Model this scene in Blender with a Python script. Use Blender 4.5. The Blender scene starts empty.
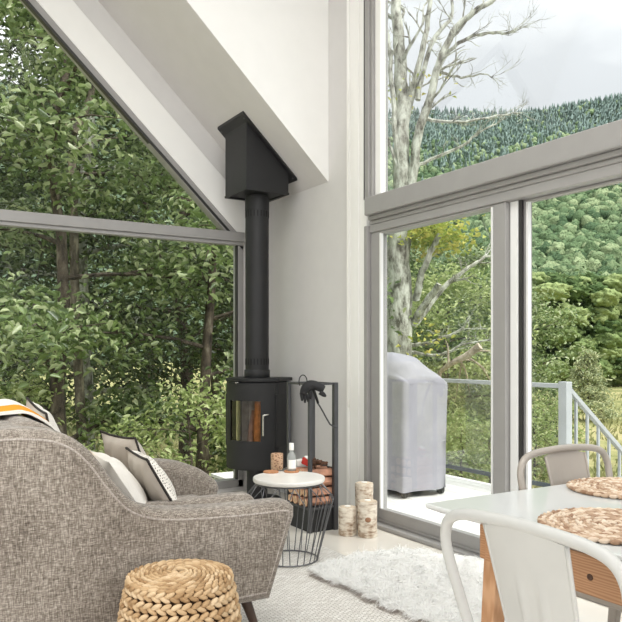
import bpy, math, random
import numpy as np
from mathutils import Vector, Matrix

SC = bpy.context.scene
COL = SC.collection
R = math.radians
PI = math.pi

# ------------------------------------------------------------------ helpers
FPX = 731.0
RX, RY = 0.852, -0.524          # camera right in plan
FX, FY = 0.524, 0.852           # camera forward in plan
EYE = 1.2


def at(px, d, z=0.0):
    """plan point seen in photo column px at viewing depth d"""
    t = (px - 311) / FPX
    return Vector((d * (FX + t * RX), d * (FY + t * RY), z))


def P(px, y, d):
    v = at(px, d)
    v.z = EYE + (353 - y) / FPX * d
    return v


class MB:
    def __init__(s):
        s.v = []
        s.f = []

    def add(s, vs, fs):
        n = len(s.v)
        s.v += [tuple(v) for v in vs]
        s.f += [tuple(i + n for i in f) for f in fs]
        return s

    def box(s, a, b):
        x0, y0, z0 = a
        x1, y1, z1 = b
        vs = [(x0, y0, z0), (x1, y0, z0), (x1, y1, z0), (x0, y1, z0), (x0, y0, z1), (x1, y0, z1), (x1, y1, z1), (x0, y1, z1)]
        return s.add(vs, [(3, 2, 1, 0), (4, 5, 6, 7), (0, 1, 5, 4), (1, 2, 6, 5), (2, 3, 7, 6), (3, 0, 4, 7)])

    def obox(s, c, size, m=None):
        """box of given size, rotated by matrix m, centred at c"""
        x, y, z = size[0] / 2, size[1] / 2, size[2] / 2
        m = m or Matrix.Identity(3)
        c = Vector(c)
        vs = [c + m @ Vector(p) for p in [(-x, -y, -z), (x, -y, -z), (x, y, -z), (-x, y, -z), (-x, -y, z), (x, -y, z), (x, y, z), (-x, y, z)]]
        return s.add(vs, [(3, 2, 1, 0), (4, 5, 6, 7), (0, 1, 5, 4), (1, 2, 6, 5), (2, 3, 7, 6), (3, 0, 4, 7)])

    def hexa(s, p):
        """8 corner points, bottom four then top four"""
        return s.add(p, [(3, 2, 1, 0), (4, 5, 6, 7), (0, 1, 5, 4), (1, 2, 6, 5), (2, 3, 7, 6), (3, 0, 4, 7)])

    def prism(s, poly, fn0, fn1):
        """poly: 2D points; fn maps a point to 3D for each end"""
        n = len(poly)
        vs = [fn0(p) for p in poly] + [fn1(p) for p in poly]
        fs = [tuple(range(n))[::-1], tuple(range(n, 2 * n))]
        fs += [(i, (i + 1) % n, n + (i + 1) % n, n + i) for i in range(n)]
        return s.add(vs, fs)

    def tube(s, pts, r, n=8, closed=False, cap=True, flat=None):
        pts = [Vector(p) for p in pts]
        m = len(pts)
        rs = r if isinstance(r, (list, tuple)) else [r] * m
        vs = []
        fs = []
        up = None
        for i, p in enumerate(pts):
            if closed:
                t = pts[(i + 1) % m] - pts[i - 1]
            else:
                t = pts[min(i + 1, m - 1)] - pts[max(i - 1, 0)]
            if t.length < 1e-9:
                t = Vector((0, 0, 1))
            t.normalize()
            if up is None:
                up = Vector((0, 0, 1)) if abs(t.z) < 0.9 else Vector((1, 0, 0))
            up = (up - t * up.dot(t))
            if up.length < 1e-6:
                up = t.orthogonal()
            up.normalize()
            w = t.cross(up)
            for k in range(n):
                a = 2 * PI * k / n
                vs.append(p + (up * math.cos(a) + w * math.sin(a)) * rs[i])
        for i in range(m if closed else m - 1):
            j = (i + 1) % m
            for k in range(n):
                l = (k + 1) % n
                fs.append((i * n + k, i * n + l, j * n + l, j * n + k))
        if cap and not closed:
            fs.append(tuple(range(n))[::-1])
            fs.append(tuple((m - 1) * n + k for k in range(n)))
        return s.add(vs, fs)

    def lathe(s, prof, c=(0, 0, 0), n=32, cap=True):
        vs = []
        fs = []
        m = len(prof)
        for r, z in prof:
            for k in range(n):
                a = 2 * PI * k / n
                vs.append((c[0] + r * math.cos(a), c[1] + r * math.sin(a), c[2] + z))
        for i in range(m - 1):
            for k in range(n):
                l = (k + 1) % n
                fs.append((i * n + k, i * n + l, (i + 1) * n + l, (i + 1) * n + k))
        if cap:
            fs.append(tuple(range(n))[::-1])
            fs.append(tuple((m - 1) * n + k for k in range(n)))
        return s.add(vs, fs)

    def ell(s, c, ax, n=8, m=5):
        """ellipsoid with three axis vectors"""
        c = Vector(c)
        a, b, d = [Vector(q) for q in ax]
        vs = [c - a]
        fs = []
        for i in range(1, m):
            th = PI * i / m
            for k in range(n):
                ph = 2 * PI * k / n
                vs.append(c - a * math.cos(th) + (b * math.cos(ph) + d * math.sin(ph)) * math.sin(th))
        vs.append(c + a)
        for k in range(n):
            fs.append((0, 1 + (k + 1) % n, 1 + k))
            fs.append((len(vs) - 1, 1 + (m - 2) * n + k, 1 + (m - 2) * n + (k + 1) % n))
        for i in range(m - 2):
            for k in range(n):
                l = (k + 1) % n
                fs.append((1 + i * n + k, 1 + i * n + l, 1 + (i + 1) * n + l, 1 + (i + 1) * n + k))
        return s.add(vs, fs)

    def build(s, name, mat, parent=None, smooth=35, bevel=0, subsurf=0, seg=2):
        me = bpy.data.meshes.new(name)
        v = np.array(s.v, dtype=float)
        if parent is None:
            base = Vector(((v[:, 0].min() + v[:, 0].max()) / 2, (v[:, 1].min() + v[:, 1].max()) / 2, v[:, 2].min()))
        else:
            base = wloc(parent)
        v = v - np.array(base)
        me.from_pydata(v.tolist(), [], s.f)
        me.validate()
        import bmesh
        bm = bmesh.new()
        bm.from_mesh(me)
        bmesh.ops.recalc_face_normals(bm, faces=bm.faces)
        bm.to_mesh(me)
        bm.free()
        return link(name, me, mat, parent, base, smooth, bevel, subsurf, seg)


def wloc(o):
    l = o.location.copy()
    while o.parent:
        o = o.parent
        l += o.location
    return l


def link(name, me, mat, parent, base, smooth=35, bevel=0, subsurf=0, seg=2):
    me.materials.append(mat)
    if smooth:
        me.shade_smooth()
        if smooth < 180:
            me.set_sharp_from_angle(angle=R(smooth))
    o = bpy.data.objects.new(name, me)
    COL.objects.link(o)
    if parent is None:
        o.location = base
    else:
        o.parent = parent
    if bevel:
        b = o.modifiers.new('Bevel', 'BEVEL')
        b.width = bevel
        b.segments = seg
        b.limit_method = 'ANGLE'
        b.angle_limit = R(40)
    if subsurf:
        b = o.modifiers.new('Subsurf', 'SUBSURF')
        b.levels = b.render_levels = subsurf
    return o


def np_mesh(name, verts, faces):
    """fast mesh from arrays; faces (M,k)"""
    verts = np.asarray(verts, dtype=np.float32)
    faces = np.asarray(faces, dtype=np.int32)
    me = bpy.data.meshes.new(name)
    M, k = faces.shape
    me.vertices.add(len(verts))
    me.vertices.foreach_set('co', verts.ravel())
    me.loops.add(M * k)
    me.loops.foreach_set('vertex_index', faces.ravel())
    me.polygons.add(M)
    me.polygons.foreach_set('loop_start', np.arange(0, M * k, k, dtype=np.int32))
    me.update(calc_edges=True)
    me.validate()
    return me


def tag(o, label=None, cat=None, group=None, kind=None):
    if label:
        o['label'] = label
    if cat:
        o['category'] = cat
    if group:
        o['group'] = group
    if kind:
        o['kind'] = kind
    return o


def thing(name, loc, label, cat, group=None):
    o = bpy.data.objects.new(name, None)
    COL.objects.link(o)
    o.location = loc
    o.empty_display_size = 0.05
    return tag(o, label, cat, group)


def struct(o):
    o['kind'] = 'structure'
    return o


def copy_tree(o, parent=None):
    c = o.copy()
    COL.objects.link(c)
    if parent is not None:
        c.parent = parent
    for ch in [q for q in bpy.data.objects if q.parent == o]:
        copy_tree(ch, c)
    return c


def smooth_pts(pts, k=6, closed=False):
    """Catmull-Rom"""
    pts = [Vector(p) for p in pts]
    n = len(pts)
    out = []
    rng = range(n) if closed else range(n - 1)
    for i in rng:
        if closed:
            p0, p1, p2, p3 = pts[i - 1], pts[i], pts[(i + 1) % n], pts[(i + 2) % n]
        else:
            p0, p1, p2, p3 = pts[max(i - 1, 0)], pts[i], pts[i + 1], pts[min(i + 2, n - 1)]
        for j in range(k):
            t = j / k
            out.append(0.5 * ((2 * p1) + (p2 - p0) * t + (2 * p0 - 5 * p1 + 4 * p2 - p3) * t * t + (3 * p1 - p0 - 3 * p2 + p3) * t ** 3))
    if not closed:
        out.append(pts[-1])
    return out


# ------------------------------------------------------------------ materials
def srgb(r, g, b):
    f = lambda c: (c / 255 / 12.92) if c / 255 <= 0.04045 else ((c / 255 + 0.055) / 1.055) ** 2.4
    return (f(r), f(g), f(b), 1)


class NT:
    def __init__(s, name):
        s.m = bpy.data.materials.new(name)
        s.m.use_nodes = True
        s.t = s.m.node_tree
        s.b = s.t.nodes['Principled BSDF']
        s.out = s.t.nodes['Material Output']

    def n(s, typ, **kw):
        x = s.t.nodes.new(typ)
        for k, v in kw.items():
            if k in x.inputs.keys() if hasattr(x.inputs, 'keys') else False:
                x.inputs[k].default_value = v
            else:
                setattr(x, k, v)
        return x

    def l(s, a, b):
        s.t.links.new(a, b)

    def coord(s, scale=(1, 1, 1), rot=(0, 0, 0), kind='Object'):
        tc = s.n('ShaderNodeTexCoord')
        mp = s.n('ShaderNodeMapping')
        mp.inputs['Scale'].default_value = scale
        mp.inputs['Rotation'].default_value = rot
        s.l(tc.outputs[kind], mp.inputs['Vector'])
        return mp.outputs['Vector']

    def noise(s, vec, scale, detail=3, rough=0.5):
        x = s.n('ShaderNodeTexNoise')
        x.inputs['Scale'].default_value = scale
        x.inputs['Detail'].default_value = detail
        x.inputs['Roughness'].default_value = rough
        if vec is not None:
            s.l(vec, x.inputs['Vector'])
        return x.outputs['Fac']

    def ramp(s, fac, stops):
        x = s.n('ShaderNodeValToRGB')
        e = x.color_ramp.elements
        while len(e) < len(stops):
            e.new(0.5)
        for i, (p, c) in enumerate(stops):
            e[i].position = p
            e[i].color = c
        s.l(fac, x.inputs['Fac'])
        return x.outputs['Color']

    def bump(s, h, strength=0.3, dist=0.01):
        x = s.n('ShaderNodeBump')
        x.inputs['Strength'].default_value = strength
        x.inputs['Distance'].default_value = dist
        s.l(h, x.inputs['Height'])
        s.l(x.outputs['Normal'], s.b.inputs['Normal'])

    def math(s, op, a, b):
        x = s.n('ShaderNodeMath')
        x.operation = op
        for i, q in enumerate((a, b)):
            if isinstance(q, (int, float)):
                x.inputs[i].default_value = q
            else:
                s.l(q, x.inputs[i])
        return x.outputs[0]


def plain(name, c, rough=0.5, metal=0.0, var=0.06, scale=8, bump=0.0, bscale=60, spec=0.5, coat=0):
    m = NT(name)
    v = m.coord()
    f = m.noise(v, scale)
    lo = tuple(max(0, x * (1 - var)) for x in c[:3]) + (1,)
    hi = tuple(min(1, x * (1 + var)) for x in c[:3]) + (1,)
    m.l(m.ramp(f, [(0.3, lo), (0.7, hi)]), m.b.inputs['Base Color'])
    m.b.inputs['Roughness'].default_value = rough
    m.b.inputs['Metallic'].default_value = metal
    m.b.inputs['Specular IOR Level'].default_value = spec
    m.b.inputs['Coat Weight'].default_value = coat
    if bump:
        m.bump(m.noise(v, bscale, 2), bump, 0.005)
    return m.m


M = {}
M['wall'] = plain('wall_paint', srgb(212, 210, 208), 0.75, var=0.015, bump=0.05, bscale=120)
M['ceil'] = plain('ceiling_paint', srgb(208, 205, 203), 0.8, var=0.015)
M['trimw'] = plain('white_trim_paint', srgb(240, 239, 236), 0.45, var=0.01)
M['frame'] = plain('greige_window_frame', srgb(152, 150, 148), 0.42, var=0.03)
M['framelight'] = plain('light_frame_edge', srgb(228, 228, 226), 0.4, var=0.02)
M['framedark'] = plain('dark_rubber_seal', srgb(48, 47, 46), 0.5, var=0.05)
M['black'] = plain('black_steel', srgb(33, 33, 34), 0.5, 0.0, var=0.12, bump=0.06, bscale=200, spec=0.4)
M['black2'] = plain('black_iron_rod', srgb(72, 72, 74), 0.45, 0.3, var=0.1)
M['chrome'] = plain('brushed_nickel', srgb(200, 198, 192), 0.25, 1.0, var=0.05)
M['wire'] = plain('graphite_wire', srgb(104, 104, 106), 0.35, 0.6, var=0.1)
M['leather'] = plain('black_suede', srgb(30, 30, 32), 0.75, var=0.3, scale=30, bump=0.3, bscale=90)
M['tablewhite'] = plain('white_lacquer', srgb(204, 206, 205), 0.14, var=0.01, spec=0.5)
M['chairwhite'] = plain('warm_white_powdercoat', srgb(182, 182, 179), 0.38, var=0.03, spec=0.4)
M['chairgrey'] = plain('taupe_powdercoat', srgb(158, 150, 141), 0.34, 0.1, var=0.05)  # same chair model, with the shade on its face put into the colour
M['cushwhite'] = plain('white_cotton', srgb(228, 224, 216), 0.9, var=0.05, bump=0.25, bscale=150)
M['cushgrey'] = plain('stone_linen', srgb(196, 188, 178), 0.9, var=0.06, bump=0.2, bscale=200)
M['piping'] = plain('charcoal_piping', srgb(46, 40, 38), 0.8, var=0.2)
M['cover'] = plain('grey_cover_canvas', srgb(150, 149, 156), 0.75, var=0.08, scale=5, bump=0.4, bscale=9)
M['rail'] = plain('grey_rail_aluminium', srgb(172, 176, 178), 0.45, var=0.04)
M['raildark'] = plain('dark_rail_aluminium', srgb(72, 80, 86), 0.45, var=0.06)
M['walnut'] = plain('dark_walnut', srgb(70, 52, 42), 0.4, var=0.3, scale=12)
M['marble'] = plain('white_marble', srgb(228, 225, 219), 0.3, var=0.05, scale=9)
M['cork'] = plain('cork', srgb(178, 126, 88), 0.85, var=0.2, scale=120)
M['label'] = plain('white_paper_label', srgb(236, 235, 230), 0.7, var=0.02)
M['redpaper'] = plain('red_paper', srgb(186, 44, 34), 0.6, var=0.15, scale=60)
M['liner'] = plain('firebrick_liner', srgb(186, 180, 172), 0.9, var=0.25, scale=14)
M['soil'] = plain('bare_soil', srgb(150, 128, 100), 0.95, var=0.3, scale=20)
M['cord'] = plain('white_cord', srgb(230, 228, 222), 0.6)
M['brass'] = plain('brushed_brass', srgb(196, 160, 96), 0.3, 1.0)


def fabric(name, dark, mid, light, s=1.0):
    m = NT(name)
    v1 = m.coord((260 * s, 260 * s, 42 * s))
    v2 = m.coord((42 * s, 42 * s, 300 * s))
    a = m.noise(v1, 1.0, 2)
    b = m.noise(v2, 1.0, 2)
    c = m.noise(m.coord(), 4.0, 2)
    f = m.math('ADD', m.math('MULTIPLY', a, 0.5), m.math('MULTIPLY', b, 0.5))
    f2 = m.math('ADD', m.math('MULTIPLY', f, 0.85), m.math('MULTIPLY', c, 0.15))
    m.l(m.ramp(f2, [(0.34, dark), (0.5, mid), (0.66, light)]), m.b.inputs['Base Color'])
    m.b.inputs['Roughness'].default_value = 0.95
    m.b.inputs['Specular IOR Level'].default_value = 0.15
    m.b.inputs['Sheen Weight'].default_value = 0.25
    m.bump(f, 0.5, 0.004)
    return m.m


M['sofa'] = fabric('grey_melange_tweed', srgb(80, 71, 63), srgb(134, 125, 115), srgb(190, 181, 170), 1.2)
M['sofapipe'] = fabric('grey_melange_welt', srgb(128, 119, 112), srgb(170, 161, 153), srgb(204, 197, 190))


def dotted():
    m = NT('ivory_dotted_cloth')
    v = m.coord((1, 1, 1))
    vo = m.n('ShaderNodeTexVoronoi')
    vo.inputs['Scale'].default_value = 95
    vo.inputs['Randomness'].default_value = 0.12
    m.l(v, vo.inputs['Vector'])
    m.l(m.ramp(vo.outputs['Distance'], [(0.26, srgb(96, 88, 82)), (0.36, srgb(234, 229, 220))]), m.b.inputs['Base Color'])
    m.b.inputs['Roughness'].default_value = 0.9
    return m.m


M['dotted'] = dotted()


def striped():
    m = NT('mustard_striped_cloth')
    tc = m.n('ShaderNodeTexCoord')
    sp = m.n('ShaderNodeSeparateXYZ')
    m.l(tc.outputs['Generated'], sp.inputs[0])
    W = srgb(238, 234, 226)
    Y = srgb(226, 152, 34)
    O = srgb(176, 104, 60)
    r = m.n('ShaderNodeValToRGB')
    r.color_ramp.interpolation = 'CONSTANT'
    e = r.color_ramp.elements
    st = [(0, W), (0.06, O), (0.10, W), (0.20, Y), (0.36, W), (0.80, Y), (0.92, W)]
    while len(e) < len(st):
        e.new(0.5)
    for i, (p, c) in enumerate(st):
        e[i].position = p
        e[i].color = c
    m.l(sp.outputs['Y'], r.inputs['Fac'])
    m.l(r.outputs['Color'], m.b.inputs['Base Color'])
    m.b.inputs['Roughness'].default_value = 0.9
    m.bump(m.noise(tc.outputs['Object'], 180, 2), 0.2, 0.004)
    return m.m


M['striped'] = striped()


def seagrass(name, a, b, c):
    m = NT(name)
    g = m.n('ShaderNodeNewGeometry')
    v = m.coord()
    n1 = m.noise(v, 45, 3)
    f = m.math('ADD', m.math('MULTIPLY', g.outputs['Random Per Island'], 0.6), m.math('MULTIPLY', n1, 0.4))
    m.l(m.ramp(f, [(0.15, a), (0.5, b), (0.85, c)]), m.b.inputs['Base Color'])
    m.b.inputs['Roughness'].default_value = 0.7
    m.b.inputs['Specular IOR Level'].default_value = 0.25
    m.bump(m.noise(m.coord((120, 120, 500)), 1, 2), 0.4, 0.003)
    return m.m


M['seagrass'] = seagrass('woven_seagrass', srgb(152, 120, 84), srgb(190, 160, 122), srgb(216, 192, 158))
M['seagrass2'] = seagrass('woven_water_hyacinth', srgb(140, 108, 84), srgb(190, 166, 142), srgb(222, 208, 190))
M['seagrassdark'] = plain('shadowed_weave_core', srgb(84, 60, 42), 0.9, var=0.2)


def wood(name, a, b, sc=(1, 1, 1), knots=True):
    m = NT(name)
    v = m.coord(sc)
    n0 = m.noise(v, 2.2, 3)
    w = m.n('ShaderNodeTexWave')
    w.inputs['Scale'].default_value = 9
    w.inputs['Distortion'].default_value = 6
    w.inputs['Detail'].default_value = 3
    w.inputs['Detail Scale'].default_value = 1.2
    w.bands_direction = 'Z'
    m.l(v, w.inputs['Vector'])
    f = m.math('ADD', m.math('MULTIPLY', w.outputs['Fac'], 0.6), m.math('MULTIPLY', n0, 0.5))
    m.l(m.ramp(f, [(0.2, a), (0.8, b)]), m.b.inputs['Base Color'])
    m.b.inputs['Roughness'].default_value = 0.45
    return m.m


M['pine'] = wood('oiled_pine', srgb(154, 110, 76), srgb(180, 136, 100), (2, 0.5, 5))
M['pineleg'] = wood('oiled_pine_upright', srgb(164, 120, 84), srgb(190, 148, 112), (3, 3, 0.3))
M['knot'] = plain('pine_knot', srgb(74, 44, 26), 0.5, var=0.3, scale=80)
M['logend'] = plain('split_log_end', srgb(208, 172, 138), 0.85, var=0.25, scale=40)
M['logside'] = plain('split_log_side', srgb(176, 130, 106), 0.9, var=0.4, scale=16, bump=0.5, bscale=50)
M['kindling'] = plain('dark_bark_pieces', srgb(92, 64, 48), 0.9, var=0.5, scale=30, bump=0.5)


def birch():
    m = NT('birch_bark')
    v = m.coord((10, 10, 34))
    n1 = m.noise(v, 1.0, 5, 0.65)
    n2 = m.noise(m.coord(), 17, 4)
    f = m.math('ADD', m.math('MULTIPLY', n1, 0.65), m.math('MULTIPLY', n2, 0.35))
    m.l(m.ramp(f, [(0.36, srgb(110, 84, 66)), (0.44, srgb(176, 156, 136)), (0.54, srgb(222, 212, 196)), (0.7, srgb(238, 232, 220))]), m.b.inputs['Base Color'])
    m.b.inputs['Roughness'].default_value = 0.85
    m.bump(f, 0.6, 0.01)
    return m.m


M['birch'] = birch()


def lichen(name, stops, sc=(9, 9, 4)):
    m = NT(name)
    v = m.coord(sc)
    n1 = m.noise(v, 1.0, 5, 0.65)
    m.l(m.ramp(n1, stops), m.b.inputs['Base Color'])
    m.b.inputs['Roughness'].default_value = 0.95
    m.bump(n1, 0.8, 0.03)
    return m.m


M['lichen'] = lichen('lichen_covered_bark', [(0.36, srgb(84, 80, 70)), (0.46, srgb(150, 149, 138)), (0.6, srgb(206, 208, 196))])
M['bark'] = lichen('brown_bark', [(0.35, srgb(44, 38, 32)), (0.55, srgb(92, 82, 70)), (0.7, srgb(136, 128, 112))])
M['bark3'] = lichen('grey_brown_bark', [(0.35, srgb(62, 56, 48)), (0.5, srgb(112, 104, 90)), (0.66, srgb(168, 158, 138))])
M['deadwood'] = lichen('bleached_dead_wood', [(0.35, srgb(120, 104, 86)), (0.55, srgb(184, 170, 150)), (0.7, srgb(214, 204, 188))])


def leafmat(name, cols, trans=0.35, rough=0.5, spec=0.3):
    m = NT(name)
    g = m.n('ShaderNodeNewGeometry')
    n = m.noise(m.coord(), 0.9, 2)
    f = m.math('ADD', m.math('MULTIPLY', g.outputs['Random Per Island'], 0.7), m.math('MULTIPLY', n, 0.3))
    k = len(cols)
    c = m.ramp(f, [(0.12 + 0.76 * i / (k - 1), q) for i, q in enumerate(cols)])
    m.l(c, m.b.inputs['Base Color'])
    m.b.inputs['Roughness'].default_value = rough
    m.b.inputs['Specular IOR Level'].default_value = spec
    tr = m.n('ShaderNodeBsdfTranslucent')
    m.l(c, tr.inputs['Color'])
    mx = m.n('ShaderNodeMixShader')
    mx.inputs[0].default_value = trans
    m.l(m.b.outputs[0], mx.inputs[1])
    m.l(tr.outputs[0], mx.inputs[2])
    m.l(mx.outputs[0], m.out.inputs[0])
    return m.m


M['leafA'] = leafmat('maple_leaves', [srgb(66, 88, 44), srgb(122, 144, 84), srgb(194, 208, 154)], 0.35, 0.34, 0.9)
M['leafB'] = leafmat('dark_beech_leaves', [srgb(46, 60, 36), srgb(82, 100, 60), srgb(140, 156, 104)], 0.3, 0.4, 0.7)
M['leafD'] = leafmat('bright_understory_leaves', [srgb(74, 96, 52), srgb(138, 160, 98), srgb(210, 218, 174)], 0.4, 0.34, 0.9)
M['leafC'] = leafmat('pale_shrub_leaves', [srgb(138, 158, 92), srgb(180, 194, 128), srgb(212, 218, 166)], 0.4, 0.45, 0.5)
M['leafY'] = leafmat('yellowing_leaves', [srgb(140, 160, 74), srgb(186, 194, 96), srgb(222, 208, 118)], 0.4, 0.5)
M['leafM'] = leafmat('far_treeline_leaves', [srgb(86, 106, 70), srgb(116, 136, 90), srgb(150, 164, 112)], 0.3, 0.7, 0.1)
M['leafP'] = leafmat('pale_spruce_needles', [srgb(160, 172, 136), srgb(190, 198, 160), srgb(214, 214, 172)], 0.25, 0.7, 0.1)
M['grassblade'] = leafmat('meadow_grass', [srgb(122, 128, 84), srgb(154, 154, 108), srgb(186, 180, 140)], 0.3, 0.7, 0.1)


def forest(cols=(srgb(76, 98, 72), srgb(110, 132, 96), srgb(158, 172, 132)), isl=.4, sc=1.1):
    m = NT('hillside_canopy')
    g = m.n('ShaderNodeNewGeometry')
    n = m.noise(m.coord(), 1.1, 5, 0.75)
    f = m.math('ADD', m.math('MULTIPLY', g.outputs['Random Per Island'], 0.4), m.math('MULTIPLY', n, 0.6))
    m.l(m.ramp(f, [(0.3, cols[0]), (0.5, cols[1]), (0.7, cols[2])]), m.b.inputs['Base Color'])
    m.b.inputs['Roughness'].default_value = 0.95
    m.b.inputs['Specular IOR Level'].default_value = 0.05
    m.bump(m.noise(m.coord(), 1.6, 3), 1.0, 0.8)
    return m.m


M['forest'] = forest()
M['treeline'] = forest((srgb(74, 94, 58), srgb(110, 130, 82), srgb(154, 168, 114)), .55, .35)
M['conifer'] = plain('blue_green_conifer', srgb(134, 152, 146), 0.95, var=0.25, scale=0.08, spec=0.05)  # distance haze is put into this pale bluish colour


def ground():
    m = NT('meadow_ground')
    v = m.coord()
    n = m.noise(v, 0.35, 5, 0.65)
    n2 = m.noise(v, 6, 3)
    f = m.math('ADD', m.math('MULTIPLY', n, 0.75), m.math('MULTIPLY', n2, 0.25))
    m.l(m.ramp(f, [(0.34, srgb(100, 108, 70)), (0.48, srgb(144, 144, 98)), (0.6, srgb(174, 166, 122)), (0.7, srgb(176, 160, 132))]), m.b.inputs['Base Color'])
    m.b.inputs['Roughness'].default_value = 0.95
    m.b.inputs['Specular IOR Level'].default_value = 0.05
    m.bump(n2, 0.6, 0.1)
    return m.m


M['ground'] = ground()


def deckmat():
    m = NT('white_deck_boards')
    v = m.coord((6, 0.6, 1))
    n = m.noise(v, 1.5, 4)
    m.l(m.ramp(n, [(0.3, srgb(206, 204, 200)), (0.7, srgb(236, 235, 231))]), m.b.inputs['Base Color'])
    m.b.inputs['Roughness'].default_value = 0.7
    return m.m


M['deck'] = deckmat()


def floormat():
    m = NT('polished_pale_floor')
    n = m.noise(m.coord(), 1.6, 4)
    m.l(m.ramp(n, [(0.3, srgb(216, 210, 200)), (0.7, srgb(228, 223, 214))]), m.b.inputs['Base Color'])
    m.b.inputs['Roughness'].default_value = 0.12
    m.b.inputs['Specular IOR Level'].default_value = 0.55
    return m.m


M['floor'] = floormat()


def rugmat():
    m = NT('chunky_ivory_weave')
    v = m.coord((1, 1, 1))
    w1 = m.n('ShaderNodeTexBrick')
    w1.inputs['Scale'].default_value = 1.0
    w1.inputs['Brick Width'].default_value = 0.034
    w1.inputs['Row Height'].default_value = 0.0125
    w1.inputs['Mortar Size'].default_value = 0.0022
    w1.inputs['Mortar Smooth'].default_value = 1.0
    w1.inputs['Color1'].default_value = srgb(240, 237, 231)
    w1.inputs['Color2'].default_value = srgb(220, 215, 208)
    w1.inputs['Mortar'].default_value = srgb(140, 132, 124)
    nd = m.n('ShaderNodeTexNoise')
    nd.inputs['Scale'].default_value = 14
    m.l(v, nd.inputs['Vector'])
    mv = m.n('ShaderNodeVectorMath')
    mv.operation = 'MULTIPLY_ADD'
    mv.inputs[1].default_value = (0.02, 0.02, 0)
    m.l(nd.outputs['Color'], mv.inputs[0])
    m.l(v, mv.inputs[2])
    m.l(mv.outputs[0], w1.inputs['Vector'])
    m.l(w1.outputs['Color'], m.b.inputs['Base Color'])
    m.b.inputs['Roughness'].default_value = 0.95
    m.b.inputs['Specular IOR Level'].default_value = 0.1
    h = m.math('SUBTRACT', 1.0, w1.outputs['Fac'])
    m.bump(h, 0.8, 0.008)
    return m.m


M['rug'] = rugmat()


def furmat(name, a, b):
    m = NT(name)
    g = m.n('ShaderNodeNewGeometry')
    m.l(m.ramp(g.outputs['Random Per Island'], [(0.0, a), (1.0, b)]), m.b.inputs['Base Color'])
    m.b.inputs['Roughness'].default_value = 0.8
    m.b.inputs['Specular IOR Level'].default_value = 0.1
    tr = m.n('ShaderNodeBsdfTranslucent')
    tr.inputs['Color'].default_value = b
    mx = m.n('ShaderNodeMixShader')
    mx.inputs[0].default_value = .5
    m.l(m.b.outputs[0], mx.inputs[1])
    m.l(tr.outputs[0], mx.inputs[2])
    m.l(mx.outputs[0], m.out.inputs[0])
    return m.m


M['fur'] = furmat('white_sheep_wool', srgb(247, 245, 242), srgb(254, 254, 253))
M['furdark'] = furmat('brown_tipped_wool', srgb(110, 98, 92), srgb(206, 198, 192))


def glass(name, tint=(0.97, 0.985, 0.98, 1), k=0.12):
    m = bpy.data.materials.new(name)
    m.use_nodes = True
    t = m.node_tree
    t.nodes.clear()
    out = t.nodes.new('ShaderNodeOutputMaterial')
    tr = t.nodes.new('ShaderNodeBsdfTransparent')
    tr.inputs[0].default_value = tint
    gl = t.nodes.new('ShaderNodeBsdfGlossy')
    gl.inputs['Roughness'].default_value = 0.0
    fr = t.nodes.new('ShaderNodeFresnel')
    fr.inputs['IOR'].default_value = 1.45
    ml = t.nodes.new('ShaderNodeMath')
    ml.operation = 'MULTIPLY'
    ml.inputs[1].default_value = k
    mx = t.nodes.new('ShaderNodeMixShader')
    t.links.new(fr.outputs[0], ml.inputs[0])
    t.links.new(ml.outputs[0], mx.inputs[0])
    t.links.new(tr.outputs[0], mx.inputs[1])
    t.links.new(gl.outputs[0], mx.inputs[2])
    t.links.new(mx.outputs[0], out.inputs[0])
    return m


M['glass'] = glass('window_glass')
M['railglass'] = glass('rail_glass', (0.93, 0.95, 0.945, 1), 0.25)
M['stoveglass'] = glass('stove_glass', (0.9, 0.88, 0.85, 1), 1.3)
M['bottleglass'] = plain('frosted_bottle_glass', srgb(196, 200, 198), .15, var=.02)  # clear glass; its whitish reflections are put into the base colour
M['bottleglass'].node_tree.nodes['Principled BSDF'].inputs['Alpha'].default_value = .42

# ------------------------------------------------------------------ room shell
GY = 5.756        # gable wall
WX = 3.09         # right wall
CY = 4.77         # dormer cheek
KZ = 2.53         # knee wall height
SL = 0.95         # roof slope
RIDX = 0.3
RIDZ = KZ + SL * (WX - RIDX)
LX = 2 * RIDX - WX   # mirrored left knee wall
BY = -3.2         # open rear of the room
TH = 0.16
ceil_z = lambda x: KZ + SL * (WX - x)

b = MB().box((LX - TH, BY, -0.18), (WX + TH, GY + TH, 0.0))
struct(b.build('floor', M['floor'], smooth=0))

# gable wall with trapezoid opening: X from GX0 to GX1
GX1 = 2.84
GX0 = 2 * RIDX - GX1
win_z = lambda x: ceil_z(x) - 0.56      # raking top edge of the opening
RK = RIDZ - 0.56


def gy0(p): return (p[0], GY, p[1])
def gy1(p): return (p[0], GY + TH, p[1])


b = MB()
b.prism([(GX1, 0), (WX + TH, 0), (WX + TH, KZ - SL * TH), (WX, KZ), (GX1, ceil_z(GX1))], gy0, gy1)
b.prism([(GX1, win_z(GX1)), (GX1, ceil_z(GX1)), (RIDX, RIDZ), (RIDX, RK)], gy0, gy1)
b.prism([(GX0, win_z(GX1)), (RIDX, RK), (RIDX, RIDZ), (GX0, ceil_z(GX1))], gy0, gy1)
b.prism([(LX - TH, 0), (GX0, 0), (GX0, ceil_z(GX1)), (LX, KZ), (LX - TH, KZ)], gy0, gy1)
b.box((GX0, GY, 0), (GX1, GY + TH, 0.035))
struct(b.build('wall_back', M['wall'], smooth=0))

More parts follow.
